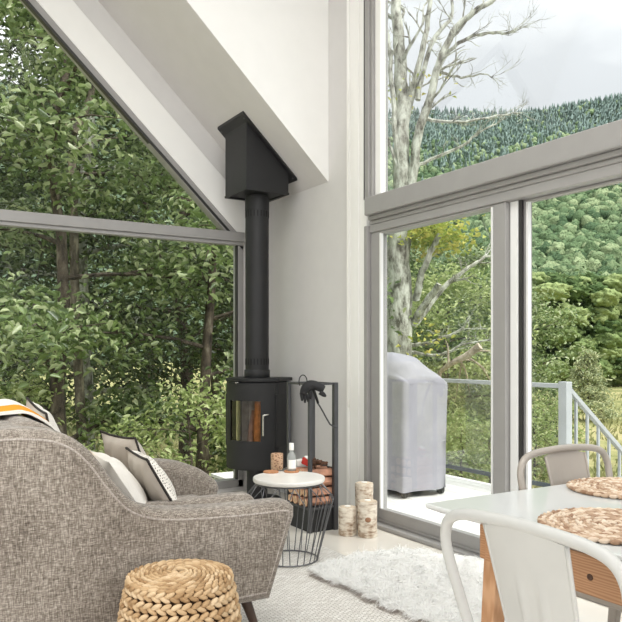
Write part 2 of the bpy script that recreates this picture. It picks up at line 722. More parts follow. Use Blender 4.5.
# right wall: knee part and dormer front with big opening
OY0, OY1, OZ = -0.9, 4.29, 4.3
DZ = 4.7
b = MB()
b.box((WX, CY, 0), (WX + TH, GY, KZ))
b.box((WX, OY1, 0), (WX + TH, CY, DZ))
b.box((WX, OY0, OZ), (WX + TH, OY1, DZ))
b.box((WX, BY, 0), (WX + TH, OY0, DZ))
struct(b.build('wall_right', M['wall'], smooth=0))

# dormer cheek
xt = WX - (DZ - KZ) / SL
b = MB().prism([(WX, KZ), (WX, DZ + .01), (RIDX, RIDZ + .01)], lambda p: (p[0], CY - .004, p[1]), lambda p: (p[0], CY + 0.12, p[1]))
struct(b.build('wall_dormer', M['trimw'], smooth=0))

# sloped ceiling: narrow strip by the gable, then dormer lid, then left slope
b = MB()
T2 = 0.14
b.hexa([(WX + TH, CY, KZ - SL * TH), (WX + TH, GY + TH, KZ - SL * TH), (RIDX, GY + TH, RIDZ), (RIDX, CY, RIDZ),
        (WX + TH, CY, KZ - SL * TH + T2), (WX + TH, GY + TH, KZ - SL * TH + T2), (RIDX, GY + TH, RIDZ + T2), (RIDX, CY, RIDZ + T2)])
struct(b.build('ceiling', M['ceil'], smooth=0))
b = MB()
b.hexa([(WX + TH, BY, DZ), (WX + TH, CY + .12, DZ), (RIDX, CY + .12, RIDZ), (RIDX, BY, RIDZ),
        (WX + TH, BY, DZ + T2), (WX + TH, CY + .12, DZ + T2), (RIDX, CY + .12, RIDZ + T2), (RIDX, BY, RIDZ + T2)])
struct(b.build('ceiling', M['trimw'], smooth=0))
b = MB()
b.hexa([(LX - TH, BY, KZ - SL * TH), (LX - TH, GY + TH, KZ - SL * TH), (RIDX, GY + TH, RIDZ), (RIDX, BY, RIDZ),
        (LX - TH, BY, KZ - SL * TH + T2), (LX - TH, GY + TH, KZ - SL * TH + T2), (RIDX, GY + TH, RIDZ + T2), (RIDX, BY, RIDZ + T2)])
struct(b.build('ceiling', M['trimw'], smooth=0))
b = MB()
b.box((LX - TH, BY, 0), (LX, -.6, KZ))
b.box((LX - TH, -.6, 0), (LX, 3.2, .5))  # opening out of view, added to let more light in
b.box((LX - TH, -.6, 2.3), (LX, 3.2, KZ))
b.box((LX - TH, 3.2, 0), (LX, GY, KZ))
struct(b.build('wall_left', M['wall'], smooth=0))

# raking trim board over the gable window
o0, o1 = 0.245, 0.56
TP = 0.022
b = MB()
b.prism([(GX1 + .035, ceil_z(GX1 + .035) - o1 - .02), (GX1 + .035, ceil_z(GX1 + .035) - o0), (RIDX, RIDZ - o0), (RIDX, RIDZ - o1)],
        lambda p: (p[0], GY - TP, p[1]), lambda p: (p[0], GY, p[1]))
struct(b.build('trim_1', M['trimw'], smooth=0, bevel=0.004))

# gable window: frame members as one part, glass panes
gw = MB()
fy0, fy1 = GY - 0.012, GY + 0.09
fw = 0.05
gw.prism([(GX1, win_z(GX1) - .12), (GX1, win_z(GX1)), (RIDX, RK), (RIDX, RK - fw * 1.5)], lambda p: (p[0], fy0, p[1]), lambda p: (p[0], fy1, p[1]))
gw.prism([(GX0, win_z(GX1) - .12), (GX0, win_z(GX1)), (RIDX, RK), (RIDX, RK - fw * 1.5)], lambda p: (p[0], fy0, p[1]), lambda p: (p[0], fy1, p[1]))
gw.box((GX1 - fw, fy0, 0.035), (GX1, fy1, 2.3))
gw.box((GX0, fy0, 0.035), (GX0 + fw, fy1, 2.3))
gw.box((GX0, fy0, 0.035), (GX1, fy1, 0.10))
win1 = gw.build('window_1', M['frame'], smooth=0, bevel=0.004)
struct(win1)
b = MB()
b.box((GX0, GY - 0.045, 2.165), (GX1, GY + 0.05, 2.248))
b.box((GX0, GY - 0.025, 2.135), (GX1, GY + 0.05, 2.165))
b.build('transom', M['frame'], win1, smooth=0, bevel=0.006)
b = MB()
sx = lambda p: (p[0], GY - 0.018, p[1])
b.prism([(GX1 - .06, win_z(GX1 - .06) - .105), (GX1 - .06, win_z(GX1 - .06) - .075), (RIDX, RK - .075), (RIDX, RK - .105)], sx, lambda p: (p[0], GY + .03, p[1]))
b.box((GX1 - fw - .012, GY - .006, .1), (GX1 - fw, GY + .03, 2.14))
b.build('gasket', M['framedark'], win1, smooth=0)
b = MB().prism([(GX0 + .04, 2.24), (GX1 - .05, 2.24), (RIDX, RK - .08)], lambda p: (p[0], GY + .03, p[1]), lambda p: (p[0], GY + .04, p[1]))
b.build('pane', M['glass'], win1, smooth=0)
b = MB().box((GX0 + .04, GY + .03, .09), (GX1 - .04, GY + .04, 2.15))
b.build('pane', M['glass'], win1, smooth=0)

# right wall casing
b = MB()
b.box((WX - 0.022, 4.215, 0), (WX, 4.47, DZ))
b.box((WX - 0.034, 4.44, 0), (WX - .0225, 4.469, DZ))
b.box((WX - 0.030, 4.32, 0), (WX - .0225, 4.34, DZ))
b.box((WX - 0.034, 4.216, 0), (WX - .0225, 4.25, DZ))
struct(b.build('trim_2', M['trimw'], smooth=0, bevel=0.004))

# beam between door and upper window
b = MB()
b.box((2.99, OY0, 2.158), (WX + .1, 4.155, 2.283))
b.box((3.025, OY0, 2.128), (WX + .1, 4.16, 2.1578))
b.box((3.045, OY0, 2.1005), (WX + .1, 4.165, 2.1278))
struct(b.build('trim_3', M['frame'], smooth=0, bevel=0.007))

# upper window
b = MB()
b.box((3.035, 4.165, 2.284), (WX + .1, 4.214, OZ - .001))
b.box((3.05, 4.14, 2.284), (WX + .1, 4.1645, OZ - .001))
b.box((WX + .001, 4.2145, 2.284), (WX + .1, 4.289, OZ - .001))
b.box((3.05, OY0 + .1, OZ - .08), (WX + .1, 4.0745, OZ - .001))
b.box((3.05, OY0, 2.284), (WX + .1, OY0 + .1, OZ - .001))
w2 = struct(b.build('window_2', M['frame'], smooth=0, bevel=0.004))
b = MB().box((3.075, 4.075, 2.284), (3.118, 4.1395, OZ - .001))
b.build('white_reveal', M['trimw'], w2, smooth=0, bevel=.003)
b = MB().box((3.03, 4.2105, 2.284), (3.0345, 4.2145, OZ))
b.build('gasket', M['framedark'], w2, smooth=0)
b = MB().box((3.12, OY0 + .1, 2.28), (3.13, 4.139, OZ - .07))
b.build('pane', M['glass'], w2, smooth=0)

# patio door: frame, panels
b = MB()
b.box((3.03, 4.175, 0.001), (WX + .12, 4.214, 2.097))
b.box((WX + .001, 4.2145, 0.001), (WX + .12, 4.289, 2.097))
b.box((3.05, OY0, 2.045), (WX + .12, 4.1745, 2.10))
b.box((3.00, OY0, 0.001), (WX + .13, 4.1745, 0.028))
b.box((3.06, OY0, 0.0285), (WX + .12, 4.1745, 0.0495))
d1 = struct(b.build('door_1', M['frame'], smooth=0, bevel=0.005))


def door_panel(y0, y1, xa, ste0, ste1, name='door_panel'):
    m = MB()
    m.box((xa, y1 - ste1, .05), (xa + .045, y1, 2.044))
    m.box((xa, y0, .05), (xa + .045, y0 + ste0, 2.044))
    m.box((xa, y0 + ste0, .05), (xa + .045, y1 - ste1, .125))
    m.box((xa, y0 + ste0, 2.03), (xa + .045, y1 - ste1, 2.044))
    p = m.build(name, M['frame'], d1, smooth=0, bevel=.004)
    q = MB()
    q.box((xa - .004, y1 - ste1 - .014, .125), (xa + .02, y1 - ste1, 2.03))
    q.box((xa - .004, y0 + ste0, .125), (xa + .02, y0 + ste0 + .012, 2.03))
    q.build('glazing_bead', M['framelight'], p, smooth=0)
    MB().box((xa + .02, y0 + ste0, .12), (xa + .03, y1 - ste1, 2.035)).build('pane', M['glass'], p, smooth=0)
    return p


door_panel(2.905, 4.17, 3.06, .095, .105)
pB = door_panel(1.2, 2.895, 3.118, .09, .09)
m = MB().box((3.09, 2.845, .051), (3.117, 2.8995, 2.044))
m.build('meeting_stile', M['framelight'], d1, smooth=0, bevel=.004)
m = MB().box((3.098, 2.822, .051), (3.112, 2.8445, 2.044))
m.build('gasket', M['framedark'], d1, smooth=0)
door_panel(-.8, 1.25, 3.06, .09, .09)

# blind cord hanging on the casing
b = MB()
b.tube([(WX - .05, 4.40, 3.2), (WX - .05, 4.40, .86)], .0025, 5)
b.tube([(WX - .05, 4.43, 3.2), (WX - .05, 4.43, .86)], .0025, 5)
b.lathe([(.004, 0), (.009, .01), (.009, .05), (.004, .06)], (WX - .05, 4.415, .80), 8)
b.tube([(WX - .05, 4.40, .86), (WX - .05, 4.405, .845), (WX - .05, 4.415, .84), (WX - .05, 4.425, .845), (WX - .05, 4.43, .86)], .0025, 5)
tag(b.build('blind_cord', M['cord']), 'thin white looped blind cord hanging on the casing left of the patio door', 'cord')

# ------------------------------------------------------------------ rugs
b = MB().box((-1.2, 2.06, .001), (2.42, 3.98, .014))
tag(b.build('area_rug', M['rug'], smooth=0, bevel=.004), 'large ivory woven rug under the grey loveseat and wire side table', 'rug')

rng = np.random.default_rng(7)


def skin_outline(a):
    return 1.0 + .10 * math.sin(3 * a + .6) + .07 * math.sin(5 * a + 1.4) + .04 * math.sin(8 * a)


scx, scy = 2.50, 2.88
SA, SB = .46, .64           # half width, half length
srot = R(-5)


def skin_pt(r, a):
    k = skin_outline(a)
    x, y = r * k * SA * math.cos(a), r * k * SB * math.sin(a)
    return scx + x * math.cos(srot) - y * math.sin(srot), scy + x * math.sin(srot) + y * math.cos(srot)


sheep = thing('sheepskin_rug', (scx, scy, .0), 'fluffy white sheepskin with a brown-tipped edge lying by the patio door', 'rug')
b = MB()
n = 72
rings = [1.0, .96, .85, .6, .3]
vs = []
for i, r_ in enumerate([1.0] + rings):
    for k in range(n):
        a = 2 * PI * k / n
        x, y = skin_pt(r_, a)
        zz = .016 if i == 0 else [.022, .03, .038, .045, .05][i - 1]
        vs.append((x, y, zz))
fs = []
for i in range(len(rings)):
    for k in range(n):
        l = (k + 1) % n
        fs.append((i * n + k, i * n + l, (i + 1) * n + l, (i + 1) * n + k))
fs.append(tuple(len(rings) * n + k for k in range(n)))
fs.append(tuple(range(n))[::-1])
b.add(vs, fs)
b.build('hide', M['fur'], sheep, smooth=180)


def fur(N, rmin, rmax, length, outward, amin=0, amax=2 * PI, thick=.0022):
    V = []
    F = []
    for i in range(N):
        a = amin + rng.random() * (amax - amin)
        r_ = math.sqrt(rmin ** 2 + rng.random() * (rmax ** 2 - rmin ** 2))
        x, y = skin_pt(r_, a)
        ox, oy = skin_pt(r_ + .05, a)
        dv = Vector((ox - x, oy - y, 0)).normalized()
        # clumps
        ca = math.sin(x * 41 + 3 * math.sin(y * 23)) * 1.2 + math.cos(y * 37 + 2 * math.sin(x * 19)) * 1.2
        cl = Vector((math.cos(ca), math.sin(ca), 0))
        L = length * (.6 + .7 * rng.random())
        side = outward * max(0, (r_ - .55) / .45)
        d = (dv * side + cl * .55 + Vector((rng.normal(0, .22), rng.normal(0, .22), .75 - .45 * side))).normalized()
        z0 = .02 + .026 * (1 - r_)
        p0 = Vector((x, y, z0))
        p1 = p0 + d * L * .55
        d2 = (d + Vector((0, 0, -.75)) + cl * .3).normalized()
        p2 = p1 + d2 * L * .5
        p2.z = max(p2.z, .018)
        p1.z = max(p1.z, .02)
        w = Vector((-d.y, d.x, .3 * rng.normal())).normalized() * thick
        k = len(V)
        V += [p0 - w, p0 + w, p1 + w * .8, p1 - w * .8, p2 + w * .2, p2 - w * .2]
        F += [(k, k + 1, k + 2, k + 3), (k + 3, k + 2, k + 4, k + 5)]
    return np.array([tuple(q) for q in V]), np.array(F)


V, F = fur(34000, 0, 1.0, .055, 1.0)
me = np_mesh('wool', V - np.array(sheep.location), F)
wo = link('wool', me, M['fur'], sheep, None, smooth=180)
wo['kind'] = 'stuff'
V, F = fur(1500, .975, 1.03, .05, 1.3, R(150), R(262), .0014)
me = np_mesh('edge_wool', V - np.array(sheep.location), F)
wo = link('edge_wool', me, M['furdark'], sheep, None, smooth=180)
wo['kind'] = 'stuff'
wo['label'] = 'brown-tipped wool along the left edge'

# ------------------------------------------------------------------ loveseat


def offset_poly(poly, d):
    """inset (d>0 shrinks) of a counter-clockwise polygon"""
    n = len(poly)
    out = []
    for i in range(n):
        p0, p1, p2 = Vector(poly[i - 1]), Vector(poly[i]), Vector(poly[(i + 1) % n])
        e1 = (p1 - p0)
        e2 = (p2 - p1)
        if e1.length < 1e-9 or e2.length < 1e-9:
            out.append(p1.copy())
            continue
        n1 = Vector((-e1.y, e1.x)).normalized()
        n2 = Vector((-e2.y, e2.x)).normalized()
        bis = n1 + n2
        bis.normalize()
        k = d / max(.5, bis.dot(n1))
        out.append(p1 + bis * k)
    return out


def ccw(poly):
    a = sum(poly[i - 1][0] * poly[i][1] - poly[i][0] * poly[i - 1][1] for i in range(len(poly)))
    return poly if a > 0 else poly[::-1]


def soft_slab(mb, poly, y0, y1, r, fn, steps=5):
    """extrude 2D polygon between y0 and y1 with rounded rims of radius r"""
    poly = ccw([tuple(p)[:2] for p in poly])
    layers = []
    for i in range(steps + 1):
        a = PI / 2 * i / steps
        layers.append((y0 + r * (1 - math.sin(a)), r * (1 - math.cos(a))))
    layers = [(y, ins) for (y, ins) in layers][::-1]      # face first
    other = [(y1 - (y - y0), ins) for (y, ins) in layers][::-1]
    allv = []
    n = len(poly)
    # insets: on the face ring inset=r
    ring = []
    for y, ins in layers + other:
        ring.append([fn(p.x, y, p.y) for p in offset_poly(poly, ins)])
    vs = [p for rr in ring for p in rr]
    fs = [tuple(range(n)), tuple(range((len(ring) - 1) * n, len(ring) * n))[::-1]]
    for i in range(len(ring) - 1):
        for k in range(n):
            l = (k + 1) % n
            fs.append((i * n + k, i * n + l, (i + 1) * n + l, (i + 1) * n + k))
    mb.add(vs, fs)


def soft_box(mb, x0, x1, y0, y1, z0, z1, r, puff=0.0, n=14, fn=None):
    """cushion: superellipsoid-like rounded box with puffed top"""
    cx, cy, cz = (x0 + x1) / 2, (y0 + y1) / 2, (z0 + z1) / 2
    hx, hy, hz = (x1 - x0) / 2, (y1 - y0) / 2, (z1 - z0) / 2
    fn = fn or (lambda x, y, z: (x, y, z))

    def coordline(h):
        pts = []
        for i in range(7):
            a = PI / 2 * i / 6
            pts.append(-h + r * (1 - math.cos(a)))
        for i in range(1, n):
            pts.append(-h + r + (2 * h - 2 * r) * i / n)
        for i in range(7):
            a = PI / 2 * i / 6
            pts.append(h - r + r * math.sin(a))
        return pts

    def proj(p):
        q = Vector((max(-hx + r, min(hx - r, p[0])), max(-hy + r, min(hy - r, p[1])), max(-hz + r, min(hz - r, p[2]))))
        d = Vector(p) - q
        if d.length > 1e-9:
            d = d.normalized() * r
        w = q + d
        u, v = w.x / hx, w.y / hy
        pf = puff * (1 - u ** 4) * (1 - v ** 4)
        if w.z > 0:
            w.z += pf * (w.z / hz)
        else:
            w.z -= 0
        return fn(cx + w.x, cy + w.y, cz + w.z)
    xs, ys, zs = coordline(hx), coordline(hy), coordline(hz)

    def face(us, vs_, mk):
        vv = [proj(mk(u, v)) for v in vs_ for u in us]
        nu = len(us)
        ff = [(j * nu + i, j * nu + i + 1, (j + 1) * nu + i + 1, (j + 1) * nu + i) for j in range(len(vs_) - 1) for i in range(nu - 1)]
        mb.add(vv, ff)
    face(xs, ys, lambda u, v: (u, v, hz))
    face(xs, ys, lambda u, v: (u, v, -hz))
    face(xs, zs, lambda u, v: (u, hy, v))
    face(xs, zs, lambda u, v: (u, -hy, v))
    face(ys, zs, lambda u, v: (hx, u, v))
    face(ys, zs, lambda u, v: (-hx, u, v))


def weld(o, d=1e-4):
    import bmesh
    bm = bmesh.new()
    bm.from_mesh(o.data)
    bmesh.ops.remove_doubles(bm, verts=bm.verts, dist=d)
    bmesh.ops.recalc_face_normals(bm, faces=bm.faces)
    bm.to_mesh(o.data)
    bm.free()
    o.data.shade_smooth()
    return o


SY0, SY1 = 2.60, 3.74
sofa = thing('loveseat', (.9, 3.15, 0), 'grey tweed loveseat with a high curved back beside the seagrass pouf', 'loveseat')
top_near = [(.27, .93), (.36, .945), (.47, .945), (.57, .93), (.65, .89), (.715, .825), (.775, .74), (.84, .665), (.92, .625), (1.05, .606), (1.28, .594), (1.47, .592)]
tp = smooth_pts([(x, z, 0) for x, z in top_near], 4)
prof = [(.25, .20), (.25, .88)] + [(p.x, p.y) for p in tp] + [(1.508, .586), (1.53, .565), (1.53, .525), (1.415, .20)]
b = MB()
soft_slab(b, prof, SY0, SY0 + .145, .04, lambda x, y, z: (x, y, z))
b.build('arm', M['sofa'], sofa, smooth=50)
pp = [(p.x, SY0 + .004, p.y) for p in offset_poly(ccw(prof), .036)]
b = MB().tube(pp, .0055, 6, closed=True)
b.build('piping', M['sofapipe'], sofa, smooth=180)
# far arm, flared and rounded
top_far = [(.27, .93), (.36, .945), (.47, .945), (.57, .93), (.65, .89), (.72, .84), (.80, .76), (.90, .69), (1.05, .662), (1.25, .655), (1.40, .635), (1.50, .598), (1.57, .55)]
tp = smooth_pts([(x, z, 0) for x, z in top_far], 4)
prof2 = [(.25, .20), (.25, .88)] + [(p.x, p.y) for p in tp] + [(1.60, .52), (1.61, .49), (1.60, .45), (1.42, .20)]
b = MB()
soft_slab(b, prof2, 3.5, 3.5 + .24, .06, lambda x, y, z: (x, y + .05 * (z - .4), z))
b.build('arm', M['sofa'], sofa, smooth=50)
# back
bp = [(.25, .20), (.25, .88), (.30, .93), (.40, .945), (.50, .94), (.57, .915), (.62, .84), (.68, .55), (.70, .20)]
b = MB()
soft_slab(b, bp, SY0 + .12, 3.53, .01, lambda x, y, z: (x, y, z))
b.build('backrest', M['sofa'], sofa, smooth=50)
# inner back cushion, its rounded crown shows above the arm curve
cb = smooth_pts([(.52, .50, 0), (.44, .84, 0), (.47, .94, 0), (.54, .952, 0), (.64, .885, 0), (.72, .77, 0), (.81, .60, 0), (.86, .50, 0)], 4)
b = MB()
soft_slab(b, [(p.x, p.y) for p in cb], SY0 + .125, 3.52, .06, lambda x, y, z: (x, y, z))
b.build('back_cushion', M['sofa'], sofa, smooth=60)
# seat
b = MB().box((.30, SY0 + .10, .20), (1.39, 3.55, .36))
b.build('seat_frame', M['sofa'], sofa, smooth=0, bevel=.02)
b = MB()
soft_box(b, .72, 1.47, SY0 + .15, 3.50, .36, .485, .05, .012)
weld(b.build('seat_cushion', M['sofa'], sofa, smooth=180))
b = MB()
soft_box(b, .80, 1.43, SY0 + .146, SY0 + .27, .46, .603, .045, .004)
weld(b.build('arm_pad', M['sofa'], sofa, smooth=180))
for (lx, ly, ox, oy) in ((1.33, 2.69, .06, -.04), (1.36, 3.64, .06, .04), (.36, 2.69, -.05, -.03), (.36, 3.64, -.05, .03)):
    b = MB().tube([(lx, ly, .215), (lx + ox, ly + oy, .019)], [.024, .012], 14)
    b.build('leg', M['walnut'], sofa, smooth=50)


def pillow(name, label, mats, c, w, h, t, rot, group=None, piping=True):
    """mats: front, back. Local frame: x thickness, y width, z height"""
    c = Vector(c)
    m = rot.to_matrix() if hasattr(rot, 'to_matrix') else rot
    th = thing(name, c + m @ Vector((0, 0, -h / 2)), label, 'pillow', group)
    n = 20

    def surf(sgn):
        vs = []
        for j in range(n + 1):
            for i in range(n + 1):
                u, v = -1 + 2 * i / n, -1 + 2 * j / n
                # pinched corners
                k = 1 - .07 * (1 - abs(u) ** 2) * abs(v) ** 4
                l = 1 - .07 * (1 - abs(v) ** 2) * abs(u) ** 4
                e = max(0, (1 - abs(u) ** 2.6)) ** .55 * max(0, (1 - abs(v) ** 2.6)) ** .55
                wr = .006 * math.sin(9 * u + 4 * v) * e
                vs.append(c + m @ Vector((sgn * (t / 2 * e + wr), u * w / 2 * l, v * h / 2 * k)))
        fs = [(j * (n + 1) + i, j * (n + 1) + i + 1, (j + 1) * (n + 1) + i + 1, (j + 1) * (n + 1) + i) for j in range(n) for i in range(n)]
        return MB().add(vs, fs)
    f = surf(1).build('front_cover', mats[0], th, smooth=180)
    k = surf(-1).build('back_cover', mats[1], th, smooth=180)
    if piping:
        pts = []
        for s in range(4):
            for i in range(n):
                u = -1 + 2 * i / n
                a, bb = [(u, -1), (1, u), (-u, 1), (-1, -u)][s]
                kk = 1 - .07 * (1 - abs(a) ** 2) * abs(bb) ** 4
                ll = 1 - .07 * (1 - abs(bb) ** 2) * abs(a) ** 4
                pts.append(c + m @ Vector((0, a * w / 2 * ll, bb * h / 2 * kk)))
        MB().tube(pts, .0055, 6, closed=True).build('piping', M['piping'], th, smooth=180)
    return th


from mathutils import Euler


def lean(yaw, tilt, roll=0):
    return Matrix.Rotation(R(yaw), 3, 'Z') @ Matrix.Rotation(R(tilt), 3, 'Y') @ Matrix.Rotation(R(roll), 3, 'X')


pillow('throw_pillow', 'dotted ivory pillow with charcoal piping leaning foremost on the loveseat', (M['dotted'], M['cushgrey']),
       (1.05, 2.98, .655), .40, .29, .10, lean(-6, -30, 0), 'pillows on the loveseat')
pillow('throw_pillow', 'plain white pillow squeezed between loveseat arm and dotted pillow', (M['cushwhite'], M['cushwhite']),
       (.905, 2.97, .65), .40, .32, .12, lean(-4, -33, 0), 'pillows on the loveseat', piping=False)
pillow('throw_pillow', 'stone pillow with dark piping peeking up behind the white pillow', (M['cushgrey'], M['cushgrey']),
       (1.06, 3.31, .662), .36, .36, .11, lean(8, -22, 0), 'pillows on the loveseat')
pillow('throw_pillow', 'ivory pillow with dark piping and tan patch rising above the loveseat back', (M['cushwhite'], M['cushgrey']),
       (.70, 3.42, .805), .36, .34, .12, lean(0, -14, 8), 'pillows on the loveseat')
# throw blanket draped over the backrest
tb_prof = smooth_pts([(.232, .66, 0), (.230, .80, 0), (.236, .89, 0), (.285, .942, 0), (.40, .953, 0), (.50, .962, 0), (.56, .957, 0), (.655, .888, 0), (.735, .775, 0), (.785, .69, 0), (.82, .61, 0)], 4)
tw = thing('throw_blanket', (.5, 3.25, .97), 'white throw blanket with mustard stripes draped over the loveseat back', 'blanket')
b = MB()
NYB = 30
vs = []
for s_ in (1, 0):
    for j in range(NYB + 1):
        v = j / NYB
        y = 2.98 + .56 * v
        for i, p in enumerate(tb_prof):
            u = i / (len(tb_prof) - 1)
            t_ = (tb_prof[min(i + 1, len(tb_prof) - 1)] - tb_prof[max(i - 1, 0)]).normalized()
            nn = Vector((-t_.y, t_.x, 0))
            if nn.y < 0 and .1 < u < .9:
                nn = -nn
            k = s_ * (.010 + .034 * max(0, v - .22) ** .6 * (1 - v ** 8)) + .002 + .003 * math.sin(14 * v + 5 * u)
            vs.append((p.x + nn.x * k, y + .012 * math.sin(6 * u), p.y + nn.y * k))
W_ = len(tb_prof)
N0 = (NYB + 1) * W_
fs = []
for q in (0, 1):
    for j in range(NYB):
        for i in range(W_ - 1):
            a = q * N0 + j * W_ + i
            fs.append((a, a + 1, a + W_ + 1, a + W_))
for i in range(W_ - 1):
    for j in (0, NYB):
        a = j * W_ + i
        fs.append((a, a + 1, N0 + a + 1, N0 + a))
for j in range(NYB):
    for i in (0, W_ - 1):
        a = j * W_ + i
        fs.append((a, a + W_, N0 + a + W_, N0 + a))
b.add(vs, fs)
b.build('cloth', M['striped'], tw, smooth=60)
b = MB()
for k in range(40):
    y = 2.99 + .54 * k / 39
    b.tube([(.823, y, .615), (.827, y + .002, .59), (.828, y - .002, .56)], .0022, 4)
fr_ = b.build('fringe', M['cushwhite'], tw, smooth=60)
fr_['kind'] = 'stuff'

# ------------------------------------------------------------------ pouf


def weave_ring(mb, c, r, z, n, l, w, t, ax_n, phase, slant, tw=8):
    """ring of slanted ellipsoid stitches. ax_n(a)->outward normal, stitches lie along tangent"""
    for k in range(n):
        a = 2 * PI * (k + phase) / n
        rad = Vector((math.cos(a), math.sin(a), 0))
        tan = Vector((-math.sin(a), math.cos(a), 0))
        nn = ax_n(rad)
        up = nn.cross(tan)
        d = (tan * math.cos(slant) + up * math.sin(slant)).normalized()
        e = nn.cross(d)
        p = Vector(c) + rad * r + Vector((0, 0, z))
        mb.ell(p, (d * l, e * w, nn * t), tw, 5)


pc = (.928, 2.365, 0)
pouf = thing('pouf', pc, 'round natural seagrass pouf in front of the grey loveseat', 'pouf')
core = [(.155, .016), (.185, .06), (.197, .2), (.19, .32), (.165, .415), (.13, .425)]
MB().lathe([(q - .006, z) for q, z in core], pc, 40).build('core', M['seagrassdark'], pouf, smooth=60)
b = MB()
rows = 12
for i in range(rows):
    z = .03 + i * .0355
    zz = z / .42
    r_ = .165 + .04 * math.sin(min(1, zz * 1.25) * PI * .55) if zz < .5 else .204 - .030 * ((zz - .5) / .5) ** 2
    nrm = lambda rad, s=(zz - .5) * .35: (rad + Vector((0, 0, s))).normalized()
    N = 36
    for sgn in (-1, 1):
        weave_ring(b, pc, r_, z + sgn * .0072, N, .020, .0095, .011, nrm, (.5 if sgn > 0 else 0) + .3 * i, sgn * R(26))
b.build('woven_side', M['seagrass'], pouf, smooth=180)
b = MB()
r_ = .172
i = 0
while r_ > .012:
    N = max(5, int(2 * PI * r_ / .03))
    zt = .452 - .012 * (r_ / .17) ** 3
    weave_ring(b, pc, r_, zt, N, .0205, .0072, .0095, lambda rad: Vector((0, 0, 1)), .37 * i, R(17))
    r_ -= .0150
    i += 1
b.build('woven_top', M['seagrass'], pouf, smooth=180)

# ------------------------------------------------------------------ side table
tc = (2.09, 3.64)
st = thing('side_table', (tc[0], tc[1], .014), 'round side table with marble top on flared black wire basket', 'table')
MB().lathe([(.19, .462), (.203, .466), (.206, .474), (.206, .486), (.203, .490)], (tc[0], tc[1], 0), 56).build('tabletop', M['marble'], st, smooth=40)
b = MB()


def ringpts(r, z, n=48):
    return [(tc[0] + r * math.cos(2 * PI * k / n), tc[1] + r * math.sin(2 * PI * k / n), z) for k in range(n)]


for r_, z in ((.19, .457), (.165, .022)):
    b.tube(ringpts(r_, z), .0045, 6, closed=True)
NW = 13
for k in range(NW):
    for s in (-1, 1):
        a0 = 2 * PI * k / NW
        a1 = a0 + s * PI / NW * .75
        a2 = a0 + s * PI / NW * .5
        b.tube([(tc[0] + .185 * math.cos(a0), tc[1] + .185 * math.sin(a0), .457),
                (tc[0] + .258 * math.cos(a1), tc[1] + .258 * math.sin(a1), .375),
                (tc[0] + .165 * math.cos(a2), tc[1] + .165 * math.sin(a2), .022)], .003, 5)
b.build('wire_basket', M['wire'], st, smooth=60)


def on_table(px, y, z):
    d = (EYE - z) * FPX / (y - 353)
    return at(px, d, z)


TZ = .490
cA = on_table(271, 472.5, TZ)
cB = on_table(291.5, 472, TZ)
cC = on_table(281.5, 470, TZ)
tag(MB().lathe([(.044, 0), (.046, .002), (.046, .007), (.044, .009)], cA, 32).build('coaster', M['cork'], smooth=40),
    'empty round cork coaster left of the patterned cup', 'coaster', 'cork coasters on the side table')
tag(MB().lathe([(.044, 0), (.046, .002), (.046, .007), (.044, .009)], cB, 32).build('coaster', M['cork'], smooth=40),
    'round cork coaster under the small glass bottle', 'coaster', 'cork coasters on the side table')
cC = cC + Vector((-.012, .035, 0))


def cupmat():
    m = NT('speckled_tan_ceramic')
    vo = m.n('ShaderNodeTexVoronoi')
    vo.inputs['Scale'].default_value = 70
    m.l(m.coord((1, 1, 1.5)), vo.inputs['Vector'])
    m.l(m.ramp(vo.outputs['Distance'], [(0.25, srgb(132, 92, 66)), (0.5, srgb(206, 172, 142))]), m.b.inputs['Base Color'])
    m.b.inputs['Roughness'].default_value = .5
    return m.m


M['cup'] = cupmat()
cup = thing('cup', cC, 'tan patterned straight cup beside the bottle on the side table', 'cup')
MB().lathe([(.034, 0), (.037, .003), (.038, .09), (.037, .097), (.033, .097), (.032, .02), (.001, .015)], cC, 32).build('cup_body', M['cup'], cup, smooth=50)
MB().lathe([(.0315, .06), (.0315, .075)], cC, 24).build('wax', M['cushwhite'], cup, smooth=50)
cBt = cB + Vector((0, 0, .0095))
bt = thing('bottle', cBt, 'slim clear glass bottle with white cap and label on cork coaster', 'bottle')
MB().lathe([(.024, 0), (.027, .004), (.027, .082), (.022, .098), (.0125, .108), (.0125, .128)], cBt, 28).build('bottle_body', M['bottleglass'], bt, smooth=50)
MB().lathe([(.014, .122), (.0145, .124), (.0145, .160), (.0135, .163)], cBt, 20).build('cap', M['label'], bt, smooth=40)
b = MB()
vs = []
for z in (.014, .066):
    for k in range(17):
        a = R(-160) + R(140) * k / 16
        vs.append((cBt.x + .0275 * math.cos(a), cBt.y + .0275 * math.sin(a), cBt.z + z))
b.add(vs, [(k, k + 1, 18 + k, 17 + k) for k in range(16)])
b.build('label_band', M['label'], bt, smooth=60)
b = MB().lathe([(.0235, .006), (.0235, .03)], cBt, 20)
b.build('oil', plain('amber_oil', srgb(206, 190, 160), .2, var=.02), bt, smooth=50)

# ------------------------------------------------------------------ stove
SP = Vector((2.76, 5.33, 0))
sf = Vector((-.792, -.61, 0)).normalized()
sr = Vector((-sf.y, sf.x, 0))
sr = -sr if sr.dot(Vector((RX, RY, 0))) < 0 else sr


def S(r_, f, z):
    return SP + sr * r_ + sf * f + Vector((0, 0, z))


stove = thing('wood_stove', SP, 'black cylindrical wood stove on pedestal in the window corner', 'stove')


def arc(hw, f0, bulge, n, r0=None, r1=None):
    """front arc from -hw to hw"""
    R_ = (hw * hw + bulge * bulge) / (2 * bulge)
    pts = []
    for i in range(n + 1):
        r_ = -hw + 2 * hw * i / n
        pts.append((r_, f0 + math.sqrt(max(0, R_ * R_ - r_ * r_)) - (R_ - bulge)))
    return pts


